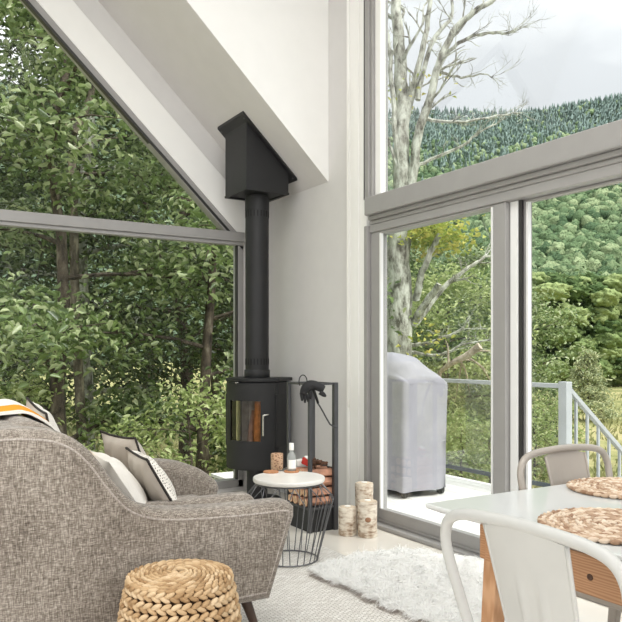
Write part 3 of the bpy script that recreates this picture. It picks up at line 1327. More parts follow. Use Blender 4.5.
HW = .232
plan = [(-HW, -.17), (-HW, .09)] + arc(HW - .004, .09, .105, 20) + [(HW, .09), (HW, -.17), (.18, -.215), (-.18, -.215)]
b = MB()
for z0, z1 in ((.265, .45), (.87, .965)):
    b.prism(plan, lambda p: S(p[0], p[1], z0), lambda p: S(p[0], p[1], z1))
cplan = [(-HW, -.17), (-HW, .09), (-.225, .12), (-.20, .12), (-.20, -.13), (.20, -.13), (.20, .12), (.225, .12), (HW, .09), (HW, -.17), (.18, -.215), (-.18, -.215)]
b.prism(cplan, lambda p: S(p[0], p[1], .45), lambda p: S(p[0], p[1], .87))
b.build('body', M['black'], stove, smooth=30)
tplan = [(-.24, -.175), (-.24, .095)] + arc(.237, .095, .112, 20) + [(.24, .095), (.24, -.175), (.185, -.225), (-.185, -.225)]
b = MB().prism(tplan, lambda p: S(p[0], p[1], .972), lambda p: S(p[0], p[1], 1.0))
b.build('top_plate', M['black'], stove, smooth=30, bevel=.003)
b = MB().lathe([(.085, .012), (.085, .265)], SP, 32)
b.build('pedestal', M['black'], stove, smooth=40)
b = MB().lathe([(.19, 0), (.20, .004), (.20, .012)], SP, 40)
b.build('base_plate', M['black'], stove, smooth=40)
# curved door with window hole
NA = 28
inn = arc(.214, .115, .088, NA)
outp = arc(.214, .13, .094, NA)
door = MB()
g0, g1 = 4, 22            # glass columns
zz = [.285, .50, .82, .955]
vs = []
idx = {}
for j, z in enumerate(zz):
    for i in range(NA + 1):
        idx[(0, i, j)] = len(vs)
        vs.append(S(inn[i][0], inn[i][1], z))
        idx[(1, i, j)] = len(vs)
        vs.append(S(outp[i][0], outp[i][1], z))
fs = []
for j in range(3):
    for i in range(NA):
        if j == 1 and g0 <= i < g1:
            continue
        for s in (0, 1):
            fs.append((idx[(s, i, j)], idx[(s, i + 1, j)], idx[(s, i + 1, j + 1)], idx[(s, i, j + 1)]))
for i in range(NA):
    for j in (0, 3):
        fs.append((idx[(0, i, j)], idx[(0, i + 1, j)], idx[(1, i + 1, j)], idx[(1, i, j)]))
    if g0 <= i < g1:
        for j in (1, 2):
            fs.append((idx[(0, i, j)], idx[(0, i + 1, j)], idx[(1, i + 1, j)], idx[(1, i, j)]))
for j in range(3):
    for i in (0, NA):
        fs.append((idx[(0, i, j)], idx[(0, i, j + 1)], idx[(1, i, j + 1)], idx[(1, i, j)]))
for i in (g0, g1):
    fs.append((idx[(0, i, 1)], idx[(0, i, 2)], idx[(1, i, 2)], idx[(1, i, 1)]))
door.add(vs, fs)
dr = door.build('door', M['black'], stove, smooth=30)
b = MB()
vs = []
for i in range(g0, g1 + 1):
    for f in (.004, .009):
        vs += [S(inn[i][0], inn[i][1] + f, .495), S(inn[i][0], inn[i][1] + f, .825)]
k = 4
fs = []
for i in range(g1 - g0):
    o_ = i * 4
    fs += [(o_, o_ + 4, o_ + 5, o_ + 1), (o_ + 2, o_ + 6, o_ + 7, o_ + 3), (o_, o_ + 4, o_ + 6, o_ + 2), (o_ + 1, o_ + 5, o_ + 7, o_ + 3)]
b.add(vs, fs)
b.build('glass', M['stoveglass'], dr, smooth=60)
hx_, hf = outp[25]
b = MB()
b.tube(smooth_pts([S(hx_ + .01, hf, .715), S(hx_ + .008, hf + .03, .715), S(hx_ - .008, hf + .045, .71), S(hx_ - .016, hf + .045, .695), S(hx_ - .016, hf + .045, .55)], 4), .008, 8)
b.build('handle', M['chrome'], dr, smooth=60)
# firebox contents are part of the stove's inside
b = MB()
b.prism([(-.198, -.12), (.198, -.12), (.198, .10), (-.198, .10)], lambda p: S(p[0], p[1], .452), lambda p: S(p[0], p[1], .462))
for i in range(6):
    x0 = -.195 + i * .065
    b.hexa([S(x0, -.128, .462), S(x0 + .06, -.128, .462), S(x0 + .06, -.11, .462), S(x0, -.11, .462), S(x0, -.128, .868), S(x0 + .06, -.128, .868), S(x0 + .06, -.11, .868), S(x0, -.11, .868)])
b.build('firebox_liner', M['liner'], stove, smooth=0, bevel=.003)
M['firelog'] = plain('orange_brown_log', srgb(228, 150, 88), .8, var=.35, scale=18, bump=.4)  # log colour stands in for the orange reflection in the stove glass
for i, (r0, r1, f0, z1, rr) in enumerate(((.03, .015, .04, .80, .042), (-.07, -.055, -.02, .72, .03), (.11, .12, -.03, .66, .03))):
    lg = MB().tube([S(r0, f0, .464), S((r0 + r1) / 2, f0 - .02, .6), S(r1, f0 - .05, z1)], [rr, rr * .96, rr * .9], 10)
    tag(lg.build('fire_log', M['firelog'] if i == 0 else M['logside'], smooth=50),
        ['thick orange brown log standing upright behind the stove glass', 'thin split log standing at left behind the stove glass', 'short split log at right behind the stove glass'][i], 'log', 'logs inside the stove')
b = MB()
b.obox(S(-.09, .19, .962), (.028, .012, .01), Matrix.Rotation(math.atan2(sr.y, sr.x), 3, 'Z'))
b.build('air_lever', M['chrome'], stove, smooth=0, bevel=.002)

# flue pipe
fp = thing('flue_pipe', (SP.x, SP.y, 1.0), 'tall black flue pipe rising from the stove to the ceiling box', 'pipe')
b = MB().lathe([(.096, 1.035), (.096, 2.479)], (SP.x, SP.y, 0), 40)
b.build('pipe', M['black'], fp, smooth=40)
b = MB().lathe([(.103, 1.0005), (.105, 1.004), (.105, 1.06), (.102, 1.064), (.097, 1.064)], (SP.x, SP.y, 0), 40)
b.build('collar', M['black'], fp, smooth=40)
b = MB().lathe([(.0965, 2.36), (.099, 2.362), (.099, 2.46), (.0965, 2.462)], (SP.x, SP.y, 0), 40, cap=False)
b.build('collar', M['black'], fp, smooth=40)
M['void'] = plain('soot_black_slot', srgb(10, 10, 10), .9)
for zc, hh in ((1.13, .05), (2.33, .05)):
    b = MB()
    for k in range(22):
        a = 2 * PI * k / 22
        b.obox((SP.x + .0965 * math.cos(a), SP.y + .0965 * math.sin(a), zc), (.003, .007, hh), Matrix.Rotation(a, 3, 'Z'))
    b.build('vent_slots', M['void'], fp, smooth=0)  # slits drawn as near-black blocks on the pipe

# ceiling box
cbx = thing('chimney_box', (2.76, 5.33, 2.5), 'black sheet metal chimney box with angled flange on the sloped ceiling', 'chimney box')
x0, x1, y0, y1 = 2.565, 2.945, 5.135, 5.525
zb = 2.492
b = MB()
eps = .012
b.hexa([(x0, y0, zb), (x1, y0, zb), (x1, y1, zb), (x0, y1, zb), (x0, y0, ceil_z(x0) - eps), (x1, y0, ceil_z(x1) - eps), (x1, y1, ceil_z(x1) - eps), (x0, y1, ceil_z(x0) - eps)])
b.build('housing', M['black'], cbx, smooth=0, bevel=.003)
x0, x1, y0, y1 = 2.515, 3.0, 5.09, 5.57
b = MB()
cz = lambda x: ceil_z(x)
b.hexa([(x0, y0, cz(x0) - .022), (x1, y0, cz(x1) - .022), (x1, y1, cz(x1) - .022), (x0, y1, cz(x0) - .022), (x0, y0, cz(x0) - .001), (x1, y0, cz(x1) - .001), (x1, y1, cz(x1) - .001), (x0, y1, cz(x0) - .001)])
fl = b.build('flange', M['black'], cbx, smooth=0, bevel=.002)
for (bx_, by_) in ((2.54, 5.12), (2.54, 5.54), (2.975, 5.12), (2.975, 5.54)):
    MB().ell((bx_, by_, cz(bx_) - .024), ((.008, 0, 0), (0, .008, 0), (0, 0, .006))).build('screw', M['black2'], fl, smooth=180)
b = MB()
for (ax0, ay0, ax1, ay1) in ((2.565, 5.135, 2.945, 5.15), (2.565, 5.51, 2.945, 5.525), (2.565, 5.15, 2.58, 5.51), (2.93, 5.15, 2.945, 5.51)):
    b.box((ax0 - .004, ay0 - .004, zb - .012), (ax1 + .004, ay1 + .004, zb + .004))
b.build('rim', M['black'], cbx, smooth=0)

# ------------------------------------------------------------------ tool and log rack
rx0, rx1, ry0, ry1 = 2.545, 2.745, 4.15, 4.435
rack = thing('log_rack', ((rx0 + rx1) / 2, (ry0 + ry1) / 2, 0), 'tall narrow black steel log rack between stove and birch logs', 'log rack')
for i, (x, y, w) in enumerate(((rx0, ry0, .024), (rx1, ry0, .032), (rx1, ry1, .022), (rx0, ry1, .022))):
    MB().box((x - w / 2, y - w / 2, 0), (x + w / 2, y + w / 2, 1.0)).build('post', M['black2'], rack, smooth=0, bevel=.002)
b = MB()
b.box((rx0, ry0 - .006, .984), (rx1, ry0 + .006, .998))
b.box((rx0, ry1 - .006, .984), (rx1, ry1 + .006, .998))
b.box((rx0 - .006, ry0, .984), (rx0 + .006, ry1, .998))
b.box((rx1 - .006, ry0, .984), (rx1 + .006, ry1, .998))
b.build('top_rail', M['black2'], rack, smooth=0)
b = MB()
b.box((rx0 - .01, ry0 - .01, .15), (rx1 + .01, ry1 + .01, .165))
b.build('shelf', M['black2'], rack, smooth=0, bevel=.002)
b = MB()
b.box((rx0 + .01, ry0, .004), (rx1, ry0 + .008, .15))
b.box((rx0, ry0, .004), (rx0 + .008, ry1, .15))
b.box((rx1 - .004, ry0, .004), (rx1 + .006, ry1, .42))
b.box((rx0, ry1 - .004, .004), (rx1, ry1 + .004, .15))
b.box((rx0, ry0, 0), (rx1, ry1, .01))
b.build('side_panel', M['black'], rack, smooth=0, bevel=.002)


def split_log(cx, cy, z, rad, length, seed, label):
    rr = random.Random(seed)
    th = thing('firewood_log', (cx, cy, z), label, 'log', 'split logs stacked in the rack')
    n = 10
    kind = rr.choice(['wedge', 'round', 'wedge'])
    prof = []
    for k in range(n):
        a = 2 * PI * k / n
        r_ = rad * (1 + .1 * rr.uniform(-1, 1))
        if kind == 'wedge' and math.cos(a - rr.choice([.6, 2.2])) > .5:
            r_ *= .86
        prof.append((r_ * math.cos(a), r_ * .92 * math.sin(a)))
    zc = z + rad
    MB().prism(prof, lambda p: (cx - length / 2, cy + p[0], zc + p[1]), lambda p: (cx + length / 2, cy + p[0], zc + p[1])).build('bark_side', M['logside'], th, smooth=50)
    for sx, off in ((cx - length / 2 - .002, .0015), (cx + length / 2 + .002, -.0015)):
        b = MB()
        b.prism([(p[0] * .95, p[1] * .95) for p in prof], lambda p: (sx, cy + p[0], zc + p[1]), lambda p: (sx + off, cy + p[0], zc + p[1]))
        b.build('cut_end', M['logend'], th, smooth=0)


rowz = [.166, .2295, .293, .3565]
LBL = {0: 'bottom', 1: 'second', 2: 'third', 3: 'top'}
POS = {0: 'nearest the birch logs', 1: 'in front of the middle', 2: 'behind the middle', 3: 'nearest the window'}
for j, z in enumerate(rowz[:4]):
    for i in range(4):
        yy = ry0 + .046 + i * .0645
        if j == 3 and i in (3,):
            continue
        split_log((rx0 + rx1) / 2 - .004, yy, z, .0312, .218, 17 * j + i, 'split log in the %s row of the rack, %s' % (LBL[j], POS[i]))
# kindling and a red and white firelighter packet on the stack
rr = random.Random(3)
for k in range(20):
    c = Vector((rr.uniform(rx0 + .05, rx1 - .04), rr.uniform(ry0 + .03, ry0 + .15), .436 + .0016 * k))
    d = Vector((rr.uniform(-1, 1), rr.uniform(-1, 1), rr.uniform(-.2, .2))).normalized() * rr.uniform(.025, .045)
    b = MB().tube([c - d, c, c + d], [rr.uniform(.005, .010), rr.uniform(.005, .010), rr.uniform(.003, .008)], 5)
    tag(b.build('kindling_stick', M['kindling'], smooth=40), 'dark bark kindling stick lying on top of the stacked split logs', 'kindling', 'kindling sticks on the log stack')
pk = thing('firelighter_packet', (2.60, 4.30, .45), 'crumpled red and white firelighter packet on top of the logs', 'packet')
b = MB()
b.obox((2.585, 4.255, .462), (.05, .06, .05), Matrix.Rotation(R(25), 3, 'Z') @ Matrix.Rotation(R(18), 3, 'X'))
b.build('wrapper', M['redpaper'], pk, smooth=0, bevel=.008)
b = MB()
b.obox((2.575, 4.335, .445), (.045, .05, .045), Matrix.Rotation(R(-20), 3, 'Z') @ Matrix.Rotation(R(-10), 3, 'Y'))
b.build('white_block', M['label'], pk, smooth=0, bevel=.006)
b = MB()
b.obox((2.583, 4.248, .486), (.03, .04, .016), Matrix.Rotation(R(10), 3, 'Z') @ Matrix.Rotation(R(24), 3, 'X'))
b.build('white_flap', M['label'], pk, smooth=0, bevel=.004)

# gloves draped over the rack top


gl_ = thing('fire_glove', P(312, 400, 4.83), 'black suede fire glove draped over the top of the log rack', 'glove')
b = MB()
b.tube(smooth_pts([P(303, 394, 4.83), P(305, 389, 4.83), P(309, 385.5, 4.83), P(314, 385, 4.83), P(319, 387, 4.83), P(324, 389.5, 4.83)], 4), [.022, .024, .026, .028, .030, .031, .032, .033, .033, .033, .032, .031, .030, .030, .030, .030, .030, .029, .028, .026, .022], 14)
b.build('palm', M['leather'], gl_, smooth=180)
for k, (qa, qb) in enumerate((((301.5, 393), (302, 401)), ((304.5, 394), (305, 403)), ((307.5, 394), (308, 402)), ((310, 392), (310.5, 399)))):
    b = MB().tube([P(qa[0], qa[1], 4.83), P(qb[0], (qa[1] + qb[1]) / 2, 4.83), P(qb[0], qb[1], 4.83)], [.013, .012, .006], 8)
    b.build('finger', M['leather'], gl_, smooth=180)
b = MB().tube([P(320, 392, 4.82), P(324, 395, 4.82), P(326, 396.5, 4.82)], [.018, .014, .006], 8)
b.build('thumb', M['leather'], gl_, smooth=180)
b = MB().tube([P(303 + 4 * math.cos(a), 381.5 - 6.5 * math.sin(a), 4.83) for a in [R(-50 + 270 * i / 16) for i in range(17)]], .0035, 6)
b.build('hanging_loop', M['leather'], gl_, smooth=180)

# poker hanging inside the rack
pk = thing('fire_poker', (2.66, 4.13, .80), 'thin black fire poker with bent tip hanging from the rack', 'poker')
b = MB()
b.tube(smooth_pts([P(317, 402, 4.93), P(322, 410, 4.93), P(328, 421, 4.93), P(331, 425, 4.93), P(337, 427.5, 4.95)], 4), .0055, 8)
b.build('rod', M['black2'], pk, smooth=60)
b = MB().tube([P(313, 388, 4.90), P(318, 403, 4.93)], [.010, .009], 10)
b.build('grip', M['leather'], pk, smooth=60)

# ------------------------------------------------------------------ birch logs


M['birchtop'] = plain('pale_birch_cut', srgb(206, 190, 168), .85, var=.15, scale=40)
M['birchknot'] = plain('brown_birch_knot', srgb(150, 112, 86), .9, var=.3, scale=50)


def birch_log(c, r_, h, label, seed, knot=False):
    th = thing('birch_log', (c[0], c[1], 0), label, 'log', 'birch log candle holders by the patio door')
    rr = random.Random(seed)
    b = MB()
    n = 24
    prof = [(1.0, .001), (1.03, .03), (.99, .3), (1.0, .7), (1.02, .97), (.97, 1.0)]
    vs = []
    off = [1 + .04 * rr.uniform(-1, 1) for _ in range(n)]
    for q, zf in prof:
        for k in range(n):
            a = 2 * PI * k / n
            vs.append((c[0] + r_ * q * off[k] * math.cos(a), c[1] + r_ * q * off[k] * math.sin(a), max(.001, zf * h)))
    fs = [(i * n + k, i * n + (k + 1) % n, (i + 1) * n + (k + 1) % n, (i + 1) * n + k) for i in range(len(prof) - 1) for k in range(n)]
    fs.append(tuple(range(n))[::-1])
    fs.append(tuple((len(prof) - 1) * n + k for k in range(n)))
    b.add(vs, fs)
    b.build('bark', M['birch'], th, smooth=50)
    MB().lathe([(r_ * .84, h), (r_ * .86, h + .002)], (c[0], c[1], 0), 24).build('cut_top', M['birchtop'], th, smooth=40)
    MB().lathe([(.02, h + .002), (.021, h + .006), (.018, h + .0065)], (c[0], c[1], 0), 16).build('tealight', M['label'], th, smooth=40)
    if knot:
        d = Vector((-.55, -.83, 0)).normalized() * r_
        b = MB().ell((c[0] + d.x, c[1] + d.y, h * .52), ((d.x * .3, d.y * .3, 0), (-d.y * .32, d.x * .32, 0), (0, 0, .018)), 10, 6)
        b.build('knot', M['birchknot'], th, smooth=180)


birch_log((2.735, 3.985), .058, .185, 'short birch log candle holder standing left of the taller two', 1)
birch_log((2.825, 3.885), .063, .232, 'birch log candle holder with a brown knot, front right of the trio', 2, True)
birch_log((2.92, 4.055), .060, .315, 'tallest birch log candle holder standing at the back of the trio', 3)

# ------------------------------------------------------------------ dining table
TX0, TX1, TY0, TY1 = 1.437, 2.96, .33, 1.685
tb = thing('dining_table', ((TX0 + TX1) / 2, (TY0 + TY1) / 2, 0), 'white topped dining table on pine legs beside the patio door', 'table')
b = MB()
ch = .035
b.hexa([(TX0 + ch, TY0 + ch, .722), (TX1 - ch, TY0 + ch, .722), (TX1 - ch, TY1 - ch, .722), (TX0 + ch, TY1 - ch, .722),
        (TX0, TY0, .738), (TX1, TY0, .738), (TX1, TY1, .738), (TX0, TY1, .738)])
b.box((TX0, TY0, .738), (TX1, TY1, .75))
b.build('tabletop', M['tablewhite'], tb, smooth=0, bevel=.003)
ax0, ax1, ay0, ay1 = TX0 + .03, TX1 - .08, TY0 + .10, TY1 - .185
b = MB()
b.box((ax0, ay0 + .0305, .625), (ax0 + .03, ay1 - .0305, .7215))
b.box((ax1 - .03, ay0 + .0305, .625), (ax1, ay1 - .0305, .7215))
b.box((ax0 + .01, ay0, .625), (ax1 - .01, ay0 + .03, .7215))
b.box((ax0 + .01, ay1 - .03, .625), (ax1 - .01, ay1, .7215))
ap = b.build('apron', M['pine'], tb, smooth=0, bevel=.004)
kp = on_table(590, 577, .665)
t_ = (590 - 311) / FPX
ky = ax0 / (FX + t_ * RX) * (FY + t_ * RY)
MB().ell((ax0 - .0005, ky, .67), ((.002, 0, 0), (0, .009, 0), (0, 0, .008)), 12, 6).build('knot', M['knot'], ap, smooth=180)
for (x, y, sx, sy) in ((ax0 + .044, ay1 - .040, -1, 1), (ax1 - .03, ay1 - .035, 1, 1), (ax0 + .03, ay0 + .035, -1, -1), (ax1 - .03, ay0 + .035, 1, -1)):
    h1, h0 = .026, .019
    q = .03
    b = MB().hexa([(x + sx * q - h0, y + sy * q - h0, .001), (x + sx * q + h0, y + sy * q - h0, .001), (x + sx * q + h0, y + sy * q + h0, .001), (x + sx * q - h0, y + sy * q + h0, .001),
                   (x - h1, y - h1, .721), (x + h1, y - h1, .721), (x + h1, y + h1, .721), (x - h1, y + h1, .721)])
    b.build('leg', M['pineleg'], tb, smooth=0, bevel=.004)


def placemat(c, r_, label, phase):
    th = thing('placemat', (c[0], c[1], .75), label, 'placemat', 'woven placemats on the dining table')
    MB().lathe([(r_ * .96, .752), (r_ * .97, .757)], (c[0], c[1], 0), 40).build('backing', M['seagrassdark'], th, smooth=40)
    b = MB()
    q = r_ - .008
    i = 0
    while q > .008:
        N = max(4, int(2 * PI * q / .024))
        for sgn in (-1, 1):
            weave_ring(b, (c[0], c[1], 0), q + sgn * .0042, .7575, N, .0150, .0053, .0068, lambda rad: Vector((0, 0, 1)), (.5 if sgn > 0 else 0) + .31 * i + phase, sgn * R(24), 8)
        q -= .0185
        i += 1
    b.build('braid', M['seagrass2'], th, smooth=180)


placemat((2.135, 1.50), .182, 'round woven placemat at the table end in front of the taupe chair', 0)
placemat((1.655, 1.19), .192, 'round woven placemat nearest the white metal chair', .2)

# ------------------------------------------------------------------ chairs


def metal_chair(loc, yaw, mat, label, cushion, group='metal dining chairs'):
    th = thing('dining_chair', (loc[0], loc[1], 0), label, 'chair', group)
    rot = Matrix.Rotation(R(yaw), 3, 'Z')

    def L(x, y, z):
        v = rot @ Vector((x, y, z))
        return Vector((v.x + loc[0], v.y + loc[1], v.z))
    # back tube
    half = [(-.165, .168, .43), (-.19, .190, .53), (-.222, .214, .66), (-.244, .229, .755), (-.252, .226, .805), (-.257, .203, .838), (-.260, .155, .854), (-.262, .075, .861), (-.262, 0, .863)]
    pts = half + [(x, -y, z) for x, y, z in half[-2::-1]]
    MB().tube(smooth_pts([L(*p) for p in pts], 5), .0125, 12).build('back_tube', mat, th, smooth=180)
    # splat with pressed grooves
    b = MB()
    nu, nv = 24, 14
    vs = []
    for s in (0, 1):
        for j in range(nv + 1):
            v = j / nv
            z = .44 + v * .414
            hw = .082 + .022 * v
            for i in range(nu + 1):
                u = -1 + 2 * i / nu
                x = -.165 - .095 * v - .006 * v * v + .012 * (u * u)
                g = 0
                for gu in (-.30, .22):
                    if v < .74:
                        g += .009 * math.exp(-((u - gu) / .05) ** 2) * min(1, (.74 - v) * 14)
                zz_ = z - .012 * u * u * v
                vs.append(L(x - g - (.003 if s else 0), u * hw, zz_))
    W_ = nu + 1
    N0 = (nv + 1) * W_
    fs = []
    for s in (0, 1):
        for j in range(nv):
            for i in range(nu):
                a = s * N0 + j * W_ + i
                fs.append((a, a + 1, a + W_ + 1, a + W_))
    for i in range(nu):
        for j in (0, nv):
            a = j * W_ + i
            fs.append((a, a + 1, N0 + a + 1, N0 + a))
    for j in range(nv):
        for i in (0, nu):
            a = j * W_ + i
            fs.append((a, a + W_, N0 + a + W_, N0 + a))
    b.add(vs, fs)
    sp = b.build('splat', mat, th, smooth=60)
    b = MB()
    for u in (-1, 1):
        b.tube([L(-.165 - .095 * v - .006 * v * v + .012, u * (.082 + .022 * v), .44 + v * .414 - .012 * v) for v in [i / 10 for i in range(11)]], .0048, 8)
    b.build('rolled_edge', mat, sp, smooth=180)
    # seat pan
    b = MB()
    poly = smooth_pts([(-.17, -.165, 0), (-.17, .165, 0), (.0, .178, 0), (.16, .18, 0), (.185, .15, 0), (.19, 0, 0), (.185, -.15, 0), (.16, -.18, 0), (0, -.178, 0)], 4, True)
    pl = [(p.x, p.y) for p in poly]
    b.prism(pl, lambda p: L(p[0], p[1], .425), lambda p: L(p[0], p[1], .45))
    b.build('seat', mat, th, smooth=40, bevel=.006)
    for sx, sy in ((1, 1), (1, -1), (-1, 1), (-1, -1)):
        x0_, y0_ = (.155 if sx > 0 else -.15) , sy * .155
        x1_, y1_ = (.20 if sx > 0 else -.23), sy * .20
        w = .02
        p = [L(x1_ - w * .6, y1_ - w * .6, .001), L(x1_ + w * .6, y1_ - w * .6, .001), L(x1_ + w * .6, y1_ + w * .6, .001), L(x1_ - w * .6, y1_ + w * .6, .001),
             L(x0_ - w, y0_ - w, .43), L(x0_ + w, y0_ - w, .43), L(x0_ + w, y0_ + w, .43), L(x0_ - w, y0_ + w, .43)]
        MB().hexa(p).build('leg', mat, th, smooth=0, bevel=.006)
    b = MB()
    b.tube([L(.178, .178, .21), L(-.19, -.178, .21)], .006, 8)
    b.tube([L(.178, -.178, .225), L(-.19, .178, .225)], .006, 8)
    b.build('cross_brace', mat, th, smooth=60)
    return th, L


_, L1 = metal_chair((1.364, 1.007), 0, M['chairwhite'], 'warm white metal chair in the foreground with its back to the viewer', False)
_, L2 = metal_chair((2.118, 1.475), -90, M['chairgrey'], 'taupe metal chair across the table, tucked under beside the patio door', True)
b = MB()
soft_box(b, 2.118 - .18, 2.118 + .18, 1.475 - .18, 1.475 + .15, .451, .50, .023, .018)
cu = weld(b.build('seat_cushion', M['cushwhite'], smooth=180))
tag(cu, 'off-white cushion lying on the seat of the taupe chair under the table', 'cushion')

# ------------------------------------------------------------------ deck
DKZ = -.12
deck = thing('deck', (4.3, 4.0, DKZ - .2), 'white painted plank deck outside the patio door', 'deck')
b = MB()
x = WX + TH + .01
bw = .138
i = 0
while x < 5.40:
    b.box((x, -.5, DKZ - .03), (min(x + bw - .006, 5.42), 7.4, DKZ))
    x += bw
    i += 1
b.build('boards', M['deck'], deck, smooth=0)
b = MB()
b.box((5.38, -.5, DKZ - .2), (5.42, 7.4, DKZ - .031))
b.box((3.3, 7.36, DKZ - .2), (5.38, 7.4, DKZ - .031))
b.build('fascia', M['deck'], deck, smooth=0)
for (px_, py_) in ((5.3, 7.3), (5.3, 4.3), (5.3, .3), (3.4, 7.3)):
    MB().box((px_ - .06, py_ - .06, -2.2), (px_ + .06, py_ + .06, DKZ - .031)).build('deck_post', M['deck'], deck, smooth=0)

rl = thing('deck_railing', (5.34, 5.8, DKZ), 'grey metal railing with glass panels along the far deck edge', 'railing')
b = MB().box((5.31, 4.36, .885), (5.37, 7.38, .925))
b.build('top_rail', M['rail'], rl, smooth=0, bevel=.006)
b = MB().box((5.325, 4.40, -.03), (5.355, 7.34, .01))
b.build('bottom_rail', M['raildark'], rl, smooth=0, bevel=.004)
for y in (4.36, 6.45, 7.34):
    MB().box((5.30, y - .045, DKZ), (5.38, y + .045, .945)).build('post', M['rail'], rl, smooth=0, bevel=.006)
for y0_, y1_ in ((4.41, 6.40), (6.50, 7.29)):
    MB().box((5.336, y0_, .012), (5.344, y1_, .884)).build('glass_panel', M['railglass'], rl, smooth=0)

sr_ = thing('stair_railing', (5.9, 4.33, -1), 'sloping grey stair handrail with thin balusters descending from the deck corner', 'railing')
sl = -.80
x0s, x1s = 5.385, 7.5
hz = lambda x: .90 + sl * (x - x0s)
b = MB().hexa([(x0s, 4.335, hz(x0s) - .05), (x1s, 4.335, hz(x1s) - .05), (x1s, 4.385, hz(x1s) - .05), (x0s, 4.385, hz(x0s) - .05),
               (x0s, 4.335, hz(x0s)), (x1s, 4.335, hz(x1s)), (x1s, 4.385, hz(x1s)), (x0s, 4.385, hz(x0s))])
b.build('handrail', M['rail'], sr_, smooth=0, bevel=.005)
b = MB().hexa([(x0s, 4.345, hz(x0s) - .94), (x1s, 4.345, hz(x1s) - .94), (x1s, 4.375, hz(x1s) - .94), (x0s, 4.375, hz(x0s) - .94),
               (x0s, 4.345, hz(x0s) - .90), (x1s, 4.345, hz(x1s) - .90), (x1s, 4.375, hz(x1s) - .90), (x0s, 4.375, hz(x0s) - .90)])
b.build('bottom_rail', M['rail'], sr_, smooth=0)
x = x0s + .10
while x < x1s:
    MB().box((x - .011, 4.349, hz(x) - .92), (x + .011, 4.371, hz(x) - .03)).build('baluster', M['rail'], sr_, smooth=0)
    x += .155
MB().box((x1s - .04, 4.32, -2.2), (x1s + .04, 4.40, hz(x1s) + .02)).build('newel_post', M['rail'], sr_, smooth=0)
ds = thing('deck_stairs', (6.2, 3.7, -1.4), 'white plank steps leading down from the deck to the meadow', 'stairs')
b = MB()
for i in range(6):
    x = 5.42 + i * .27
    z = DKZ - .17 * (i + 1)
    b.box((x, 3.05, z - .03), (x + .29, 4.33, z))
b.build('treads', M['deck'], ds, smooth=0)
b = MB()
for y in (3.05, 4.29):
    b.hexa([(5.42, y, DKZ - .42), (7.1, y, DKZ - 1.42), (7.1, y + .04, DKZ - 1.42), (5.42, y + .04, DKZ - .42),
            (5.42, y, DKZ - .20), (7.1, y, DKZ - 1.22), (7.1, y + .04, DKZ - 1.22), (5.42, y + .04, DKZ - .20)])
b.build('stringers', M['deck'], ds, smooth=0)

# ------------------------------------------------------------------ covered grill
gx0, gx1, gy0_, gy1_ = 4.14, 4.69, 5.15, 6.35
gr = thing('covered_grill', ((gx0 + gx1) / 2, (gy0_ + gy1_) / 2, DKZ), 'barbecue grill under a pale grey canvas cover on the deck', 'grill')
# lofted cover: sections along Y
secs = []
rr = random.Random(5)
NSX = 28


def cover_sec(y, hs, top, wx, drop):
    """closed outline in XZ: from bottom -x side up, over and down +x side"""
    cx = (gx0 + gx1) / 2
    h = (gx1 - gx0) / 2 * wx
    pts = []
    key = [(-h * 1.03, DKZ + .06), (-h * 1.01, .2), (-h, .6), (-h * .985, hs), (-h * .84, hs + (top - hs) * .45), (-h * .55, hs + (top - hs) * .85), (-h * .2, top), (h * .2, top - .005), (h * .52, hs + (top - hs) * .78), (h * .86, hs + (top - hs) * .35), (h * .99, hs - .03), (h, .6), (h * 1.01, .2), (h * 1.03, DKZ + .06)]
    for p in smooth_pts([(a, c, 0) for a, c in key], 4):
        pts.append((cx + p.x, y, p.y))
    return pts


ys = [(0, .90, .93, .90), (.01, .91, .98, .97), (.07, .925, 1.03, 1.0), (.16, .93, 1.10, 1.0), (.26, .935, 1.16, 1.0), (.36, .94, 1.18, 1.0), (.6, .94, 1.185, 1.0), (.85, .94, 1.18, 1.0), (.97, .94, 1.15, 1.0), (1.1, .93, 1.04, 1.0), (1.19, .91, .98, .97), (1.2, .90, .93, .9)]
for dy, hs, top, wx in ys:
    secs.append(cover_sec(gy0_ + dy, hs, top, wx, 0))
b = MB()
m_ = len(secs[0])
vs = []
for i, s_ in enumerate(secs):
    for k, p in enumerate(s_):
        vs.append(Vector(p))
fs = [(i * m_ + k, i * m_ + k + 1, (i + 1) * m_ + k + 1, (i + 1) * m_ + k) for i in range(len(secs) - 1) for k in range(m_ - 1)]
# end walls: subdivided vertical strips joining left & right outline
for e in (0, len(secs) - 1):
    s_ = secs[e]
    for k in range(m_ // 2):
        a, c = k, m_ - 1 - k
        if k + 1 >= c - 1:
            fs.append(tuple(e * m_ + q for q in range(k, c + 1)))
            break
        fs.append((e * m_ + k, e * m_ + k + 1, e * m_ + c - 1, e * m_ + c))
b.add(vs, fs)
cv = b.build('cover', M['cover'], gr, smooth=60)
